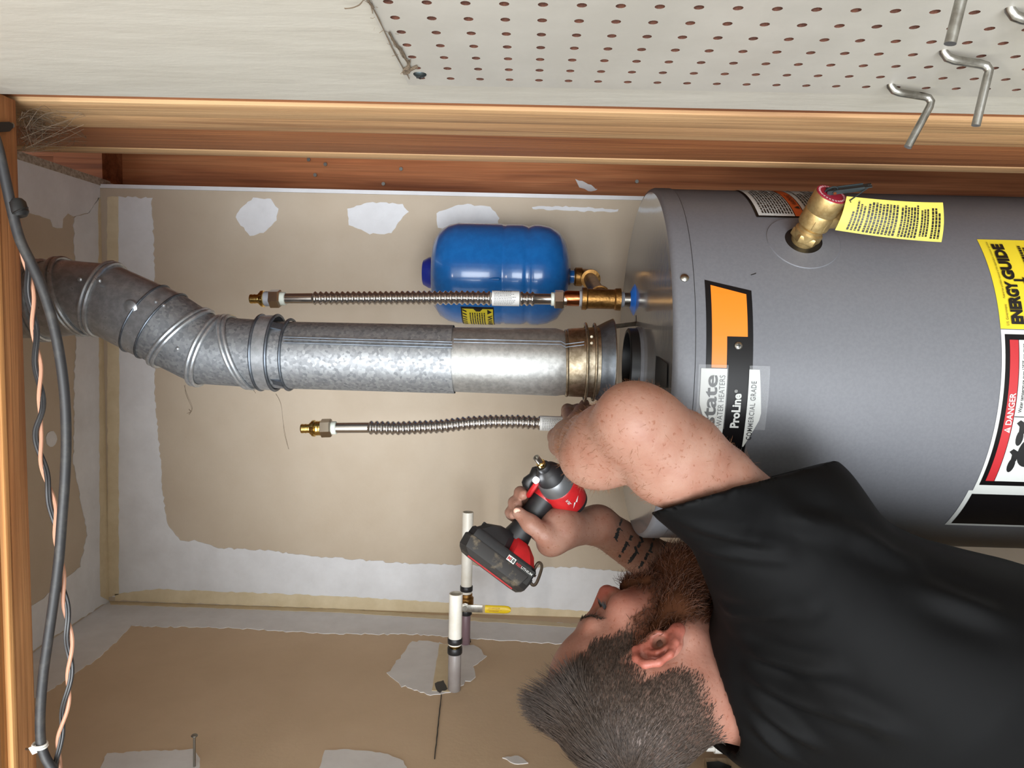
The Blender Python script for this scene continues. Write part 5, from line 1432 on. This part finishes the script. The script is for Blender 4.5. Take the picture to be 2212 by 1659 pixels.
allp = np.concatenate([bp_ - bn_ * .004, bp2]); alln = np.concatenate([bn_, bn2])
dd = alln * .55 + np.array([.15, -.75, 0]) + g_.normal(size=allp.shape) * .35
ll = np.concatenate([g_.uniform(.012, .024, len(bp_)), g_.uniform(.006, .012, len(bp2))])
bv2, bf2 = strands(allp, dd, ll, .00036, 5, curl=(.55, 1.1), seed=10)
np_mesh('beard_hair', to_world(bv2), bf2, M_BEARD, person)['kind'] = 'stuff'
# brows and lashes
ep = []; ed = []
for sg in (-1, 1):
    for k in range(240):
        t = g_.random(); p = np.array([.099 - .030 * t, .018 + .004 * math.sin(t * 2.6) - .018 * t ** 1.5 + g_.normal() * .0018, sg * (.010 + .045 * t)])
        ep.append(p); ed.append(np.array([-.45, -.25, sg * .9]) + g_.normal(size=3) * .25)
ep = np.array(ep)
for _ in range(12):
    dd_ = np.array([float(HSD(np.float32(a), np.float32(b), np.float32(c))) for a, b, c in ep]); ep[:, 0] -= np.clip(dd_, -.004, .004) * .7; ep[:, 2] -= np.clip(dd_, -.004, .004) * .7 * np.sign(ep[:, 2])
v_, fq = strands(ep, np.array(ed), g_.uniform(.006, .010, len(ep)), .0004, 3, seed=11)
np_mesh('eyebrow', to_world(v_), fq, M_HAIR, person)['kind'] = 'stuff'
ep = []; ed = []
for sg in (-1, 1):
    for k in range(34):
        t = k / 33; a = -1.0 + 2.0 * t
        ep.append(np.array([.0765 + .0138 * math.cos(a * .8), -.0095, sg * (.032 + .0140 * math.sin(a))])); ed.append(np.array([.9 * math.cos(a * .6), -.15 + .1 * g_.random(), sg * math.sin(a * .9)]))
for sg in (-1, 1):
    for k in range(22):
        ep.append(np.array([.0805 - .002 * (k / 22), -.0105 + .001 * g_.normal(), sg * (.0440 + .0045 * k / 22)])); ed.append(np.array([.75, -.12 + .15 * g_.normal(), sg * (.5 + .35 * g_.random())]))
v_, fq = strands(np.array(ep), np.array(ed), g_.uniform(.009, .012, len(ep)), .00042, 4, seed=12)
np_mesh('eyelashes', to_world(v_), fq, M_BLACK, person)['kind'] = 'stuff'
# fine hair on the arms
def armhair(v, f, axis, n, seed, wfun=None):
    c = v[f].mean(1); w = np.ones(len(f)) if wfun is None else wfun(c)
    p, nn_ = scatter(v, f, w, n, seed); ax = axis / np.linalg.norm(axis)
    d = ax + nn_ * .45 + g_.normal(size=p.shape) * .35
    return strands(p, d, g_.uniform(.004, .010, n), .00014, 3, seed=seed)
fr = lambda c: ((c - ELR) @ (WRR - ELR) / ((WRR - ELR) @ (WRR - ELR)) > -.2) * 1.0 * (np.linalg.norm(c - WRR, axis=1) > .02) * ((c - ELR) @ (WRR - ELR) / ((WRR - ELR) @ (WRR - ELR)) < 1.0) + .12 * (np.linalg.norm(c - SHR, axis=1) > .16) * ((c - ELR) @ (WRR - ELR) / ((WRR - ELR) @ (WRR - ELR)) < 1.0)
v_, fq = armhair(rv_, rf_, WRR - ELR, 4800, 21, fr)
fl_ = lambda c: (((c - ELL_) @ (WRL - ELL_) / ((WRL - ELL_) @ (WRL - ELL_))) < 1.02) * 1.0 + 1e-6
v2_, fq2 = armhair(lv_, lf_, WRL - ELL_, 1500, 22, fl_)
np_mesh('arm_hair', np.concatenate([v_, v2_]), np.concatenate([fq, fq2 + len(v_)]), M_AHAIR, person)['kind'] = 'stuff'
# ------------------------------------------------------------------ impact driver
M_DRED = mat('driver_red', (176, 30, 34), .36, col2=(160, 26, 30), cscale=40)
M_DBLK = mat('driver_rubber', (26, 26, 28), .5, col2=(40, 38, 36), cscale=60, cw=(.55, .8))
M_DGRY = mat('driver_alloy', (130, 132, 134), .4, .7)
M_DIRT = mat('battery_dirty', (40, 38, 37), .6, col2=(112, 100, 80), cscale=55, cw=(.55, .75), detail=9)
M_LED = mat('led_lens', (255, 255, 255), .3, emit=((.92, .96, 1.0), 14))
V = Vector
G0v, G1v, gav, gsv, tov = V(G0), V(G1), V(ga), V(gs), V(tow)
drv = thing('impact_driver', 'red and black cordless impact driver with dirty battery, gripped by the man', 'driver', G1v)
MA0, MA1 = V(at(1158, 988, D=1.050)), V(at(1236, 1086, D=1.125))
ma = (MA1 - MA0).normalized(); ml = (MA1 - MA0).length
q = ml / .118
MB().lathe([(.0030, .003), (.0030, 0), (.0046, 0), (.0046, .013 * q)], MA0, ma, 12).build('bit_socket', M_STEEL, drv)
MB().lathe([(.0058, .012 * q), (.0066, .013 * q), (.0066, .017 * q), (.0050, .018 * q), (.0050, .020 * q)], MA0, ma, 20).build('hex_collar', M_BRASSP, drv)
MB().lathe([(.0085, .019 * q), (.0098, .021 * q), (.0098, .027 * q), (.0135, .030 * q), (.0150, .032 * q), (.0165, .033 * q), (.0215, .045 * q), (.0225, .048 * q)], MA0, ma, 32).build('nose', M_DBLK, drv)
MB().lathe([(.0222, .047 * q), (.0250, .052 * q), (.0270, .064 * q), (.0270, .068 * q)], MA0, ma, 32).build('gear_case', M_DGRY, drv)
hb = MB().lathe([(.0268, .067 * q), (.0282, .069 * q), (.0285, .098 * q), (.0270, .110 * q), (.022, .116 * q)], MA0, ma, 32)
mj = MA0 + ma * (.082 * q)
nb_ = [mj - gav * .004, mj.lerp(G0v, .45), G0v + gav * .004, G0v + gav * .022]
rings = []
for i, (c, ra, rb) in enumerate(zip(nb_, (.0245, .0225, .0200, .0185), (.0265, .0235, .0195, .0180))):
    rings.append([c + gsv * ra * math.cos(2 * math.pi * k / 24) + tov * rb * math.sin(2 * math.pi * k / 24) for k in range(24)])
hb.loft(rings)
hb = hb.build('housing', M_DRED, drv, smooth=50)
MB().lathe([(.0265, .110 * q), (.0255, .117 * q), (.019, .121 * q), (0, .122 * q)], MA0, ma, 32).build('rear_cap', M_DBLK, drv)
gr = []
for t, ra, rb in ((.12, .0178, .0172), (.25, .0180, .0178), (.5, .0172, .0172), (.8, .0180, .0178), (.98, .0215, .0205)):
    c = G0v + (G1v - G0v) * t; gr.append([c + gsv * ra * math.cos(2 * math.pi * k / 24) + tov * rb * math.sin(2 * math.pi * k / 24) for k in range(24)])
MB().loft(gr).build('grip', M_DBLK, drv, smooth=60)
tc_ = G0v - gsv * .0255 + tov * .012 + gav * .006
tr = []
for t, w_, pr_ in ((-.017, .004, .002), (-.012, .0082, .006), (-.002, .0085, .004), (.008, .0085, .0075), (.015, .0070, .006), (.019, .003, .001)):
    c = tc_ + gav * t - gsv * pr_; tr.append([c + tov * w_ * math.cos(2 * math.pi * k / 16) + gsv * .009 * math.sin(2 * math.pi * k / 16) for k in range(16)])
MB().loft(tr).build('trigger', M_BLACK, drv, smooth=70)
MB().torus(tc_ + gsv * .0045 + gav * .001, gav * .0235, tov * .0125, .0042, 32, 8).build('trigger_guard', M_DRED, hb)
lc = V(at(1156, 1036, D=1.062))
MB().lathe([(.0046, -.004), (.0046, .0), (.0030, .0014), (0, .002)], lc, (tov - gsv).normalized(), 20).build('work_light', M_LED, drv, smooth=60)
MB().obox(mj + tov * .0270 + gav * .012 + gsv * .002, ma * .006, gav * .004, tov * .0015).build('reverse_switch', M_BLACK, drv, bevel=.001)
# lightning mark and scribble on the housing side
def side(u, v_):      # on the barrel, facing the viewer
    a = v_ / .0285
    vv = ma.cross(tov).normalized(); tt = (tov - ma * tov.dot(ma)).normalized()
    return MA0 + ma * u + (tt * math.cos(a) + vv * math.sin(a)) * .0291
lm = MB(); pts = [(.086, -.012), (.093, -.004), (.0905, -.003), (.098, .006), (.0885, -.0005), (.091, -.0015)]
lm.add([side(a * q, b) for a, b in pts], [tuple(range(6))])
letter(lm, 'FUEL', side, .076 * q, .004, .0042, .012, bold=.01); lm.build('brand_mark', M_CARD, hb, smooth=0)
# battery foot and pack
bdn = (gav + tov * .30).normalized(); bwd = (tov - bdn * tov.dot(bdn)).normalized(); bln = bdn.cross(bwd)
if bln.dot(gsv) < 0: bln = -bln
B0 = G1v + bdn * .002 - bln * .002
def pack(name, m, c0, secs, parent, smooth=25):
    """secs: (dist along bdn, half length -, half length +, half width, corner)"""
    rings = []
    for d, l0, l1, hw, cr in secs:
        c = c0 + bdn * d
        pp = [(l1, hw - cr), (l1 - cr, hw), (-l0 + cr, hw), (-l0, hw - cr), (-l0, -hw + cr), (-l0 + cr, -hw), (l1 - cr, -hw), (l1, -hw + cr)]
        rings.append([c + bln * a + bwd * b for a, b in pp])
    return MB().loft(rings).build(name, m, parent, smooth=smooth)
pack('foot', M_DRED, B0, [(-.004, .000, .026, .022, .006), (.006, -.002, .040, .030, .008), (.020, -.004, .050, .034, .008)], drv)
pack('foot_front', M_DBLK, B0, [(-.004, .026, .002, .021, .006), (.006, .044, .002, .029, .008), (.020, .054, .004, .033, .008)], drv)
pk = pack('battery_pack', M_DBLK, B0, [(.0195, .056, .052, .0345, .008), (.023, .059, .055, .036, .009), (.034, .059, .055, .036, .009)], drv)
pack('battery_base', M_DIRT, B0, [(.0335, .060, .056, .0372, .009), (.036, .062, .057, .038, .010), (.052, .060, .055, .037, .011), (.058, .052, .048, .030, .012)], drv)
gp_ = MB(); gp_.obox(B0 - bln * .036 + bdn * .0135, bln * .014, bwd * .020, bdn * .0075); gp_ = gp_.build('gauge_panel', M_DBLK, drv, bevel=.002)
for k in range(4): MB().lathe([(.0014, 0), (.0014, .0006), (0, .0007)], B0 - bln * .036 + bdn * .0055 + bwd * (.010 - k * .0055) - bln * .002, -bdn, 8).build('gauge_light', mat('gauge_red', (120, 40, 44), .4), gp_)
fp = lambda u, v_: B0 + bln * u + bwd * .0366 + bdn * (.0335 - v_)
lbp = MB(); lbp.add([fp(.006, -.012), fp(.053, -.012), fp(.053, .010), fp(.006, .010)], [(0, 1, 2, 3)]); lbp = lbp.build('spec_plate', mat('plate_black', (16, 16, 17), .3), drv, smooth=0)
fq_ = lambda u, v_: fp(u, v_) + bwd * .0006 + bdn * .000; fr_ = lambda u, v_: fp(u, v_) + bwd * .0011
t_ = MB(); t_.add([fq_(.008, .0005), fq_(.021, .0005), fq_(.021, .0085), fq_(.008, .0085)], [(0, 1, 2, 3)]); t_.build('badge', M_CARD, lbp, smooth=0)
t_ = MB(); letter(t_, 'M', fr_, .0090, .0020, .0050, .0045, bold=.03); letter(t_, 'RED', fq_, .0235, .0025, .0036, .0085, bold=.02); letter(t_, '3.0', fq_, .036, -.0060, .0042, .0075, bold=.02); t_.build('red_lettering', M_RED, lbp, smooth=0)
t_ = MB(); letter(t_, '18', fr_, .0140, .0020, .0050, .0060, bold=.03); t_.build('black_lettering', M_INK, lbp, smooth=0)
t_ = MB(); letter(t_, 'LITHIUM', fq_, .0325, .0025, .0036, .0185, bold=.01); letter(t_, 'XC', fq_, .0275, -.0060, .0042, .0070); t_.build('white_lettering', M_CARD, lbp, smooth=0)
st2 = MB(); st2.obox(B0 + bdn * .0585 + bwd * .004, bln * .040, bwd * .003, bdn * .0012); st2.build('red_stripe', M_DRED, drv, smooth=0)
hk = [at(x, y, D=d_) for x, y, d_ in ((1122, 1222, 1.09), (1134, 1240, 1.085), (1144, 1256, 1.08), (1152, 1264, 1.078), (1160, 1257, 1.078), (1170, 1228, 1.075), (1168, 1217, 1.075), (1161, 1218, 1.077), (1147, 1240, 1.08), (1132, 1236, 1.085))]
MB().tube(smooth_path(hk, 5), .0024, 6).tube([at(1147, 1237, D=1.08), at(1157, 1245, D=1.077)], .0020, 6).build('belt_hook', mat('hook_steel', (88, 76, 64), .5, .7), drv)

# ------------------------------------------------------------------ tattoo on the left forearm, nail on the thumb
from mathutils.bvhtree import BVHTree
bvh = BVHTree.FromPolygons([tuple(p) for p in lv_], [tuple(f) for f in lf_.tolist()])
CAMP = V((0, 0, H))
tm_ = MB(); r_t = random.Random(5)
def skinpt(px, py):
    d = V(ray(px, py)).normalized(); h, n, i, dist = bvh.ray_cast(CAMP, d)
    return None if h is None else h - d * .0007
def stroke(pts, w_):
    P = []
    for (x, y) in pts: P.append((1260 + x * .1446, 1020 + y * .1446))
    out = []
    for i in range(len(P) - 1):
        (x1, y1), (x2, y2) = P[i], P[i + 1]; n = max(2, int(math.hypot(x2 - x1, y2 - y1) / 2.0))
        for k in range(n):
            t = k / n; out.append((x1 + (x2 - x1) * t, y1 + (y2 - y1) * t))
    out.append(P[-1]); dx, dy = P[-1][0] - P[0][0], P[-1][1] - P[0][1]; L = math.hypot(dx, dy) or 1; nx, ny = -dy / L, dx / L
    prev = None
    for k, (x, y) in enumerate(out):
        a = w_ * r_t.uniform(.45, 1.25); b = w_ * r_t.uniform(.45, 1.25)
        p1, p2 = skinpt(x + nx * a, y + ny * a), skinpt(x - nx * b, y - ny * b)
        if p1 is None or p2 is None: prev = None; continue
        if prev is not None and (p1 - prev[0]).length < .02: tm_.add([prev[0], p1, p2, prev[1]], [(0, 1, 2, 3)])
        prev = (p1, p2)
for pts, w_ in (([(575, 700), (545, 800)], 1.5), ([(540, 830), (480, 990)], 2.6), ([(555, 850), (585, 880)], .8), ([(480, 990), (515, 1035)], 1.0), ([(720, 945), (690, 1015)], 2.4), ([(655, 1040), (580, 1200)], 2.3), ([(660, 1060), (690, 1105)], .8), ([(550, 1235), (530, 1270)], 2.2),
                ([(850, 955), (890, 1050)], 1.8), ([(850, 1040), (820, 1130)], 2.2), ([(770, 1110), (800, 1195)], 1.7), ([(800, 1180), (690, 1340)], 2.4), ([(800, 1180), (830, 1225)], .9), ([(690, 1340), (665, 1365)], 1.4), ([(1060, 975), (1050, 1020)], 2.2), ([(1035, 1050), (990, 1190)], 2.2), ([(1000, 1180), (1040, 1200)], 1.3),
                ([(970, 1210), (920, 1310)], 2.3), ([(895, 1335), (860, 1410)], 2.2), ([(835, 1405), (830, 1440)], 2.0), ([(1245, 985), (1250, 1040)], 1.6), ([(1230, 1050), (1180, 1175)], 2.3), ([(1150, 1205), (1130, 1260), (1165, 1330), (1185, 1270), (1150, 1205)], .8), ([(1110, 1320), (1040, 1450)], 2.6), ([(1020, 1380), (1060, 1450)], 1.4),
                ([(1395, 1045), (1350, 1190)], 2.0), ([(1410, 1060), (1440, 1130), (1430, 1190)], 1.0), ([(1570, 1090), (1545, 1170)], 2.0), ([(975, 1490), (940, 1560)], 1.6)):
    stroke(pts, w_ * 1.55)
tm_.build('tattoo', mat('tattoo_ink', (44, 46, 48), .5), person, smooth=0)
tipn = V(GC(.622, -.0200, .0350))
nm = MB(); nm.loft([[tipn + gsv * a * math.cos(2 * math.pi * k / 16) + gav * b * math.sin(2 * math.pi * k / 16) + tov * c for k in range(16)] for a, b, c in ((.0062, .0050, -.0015), (.0056, .0044, .0004), (.003, .0022, .0012))])
nm.build('thumb_nail', mat('nail', (226, 178, 158), .3), person, smooth=70)
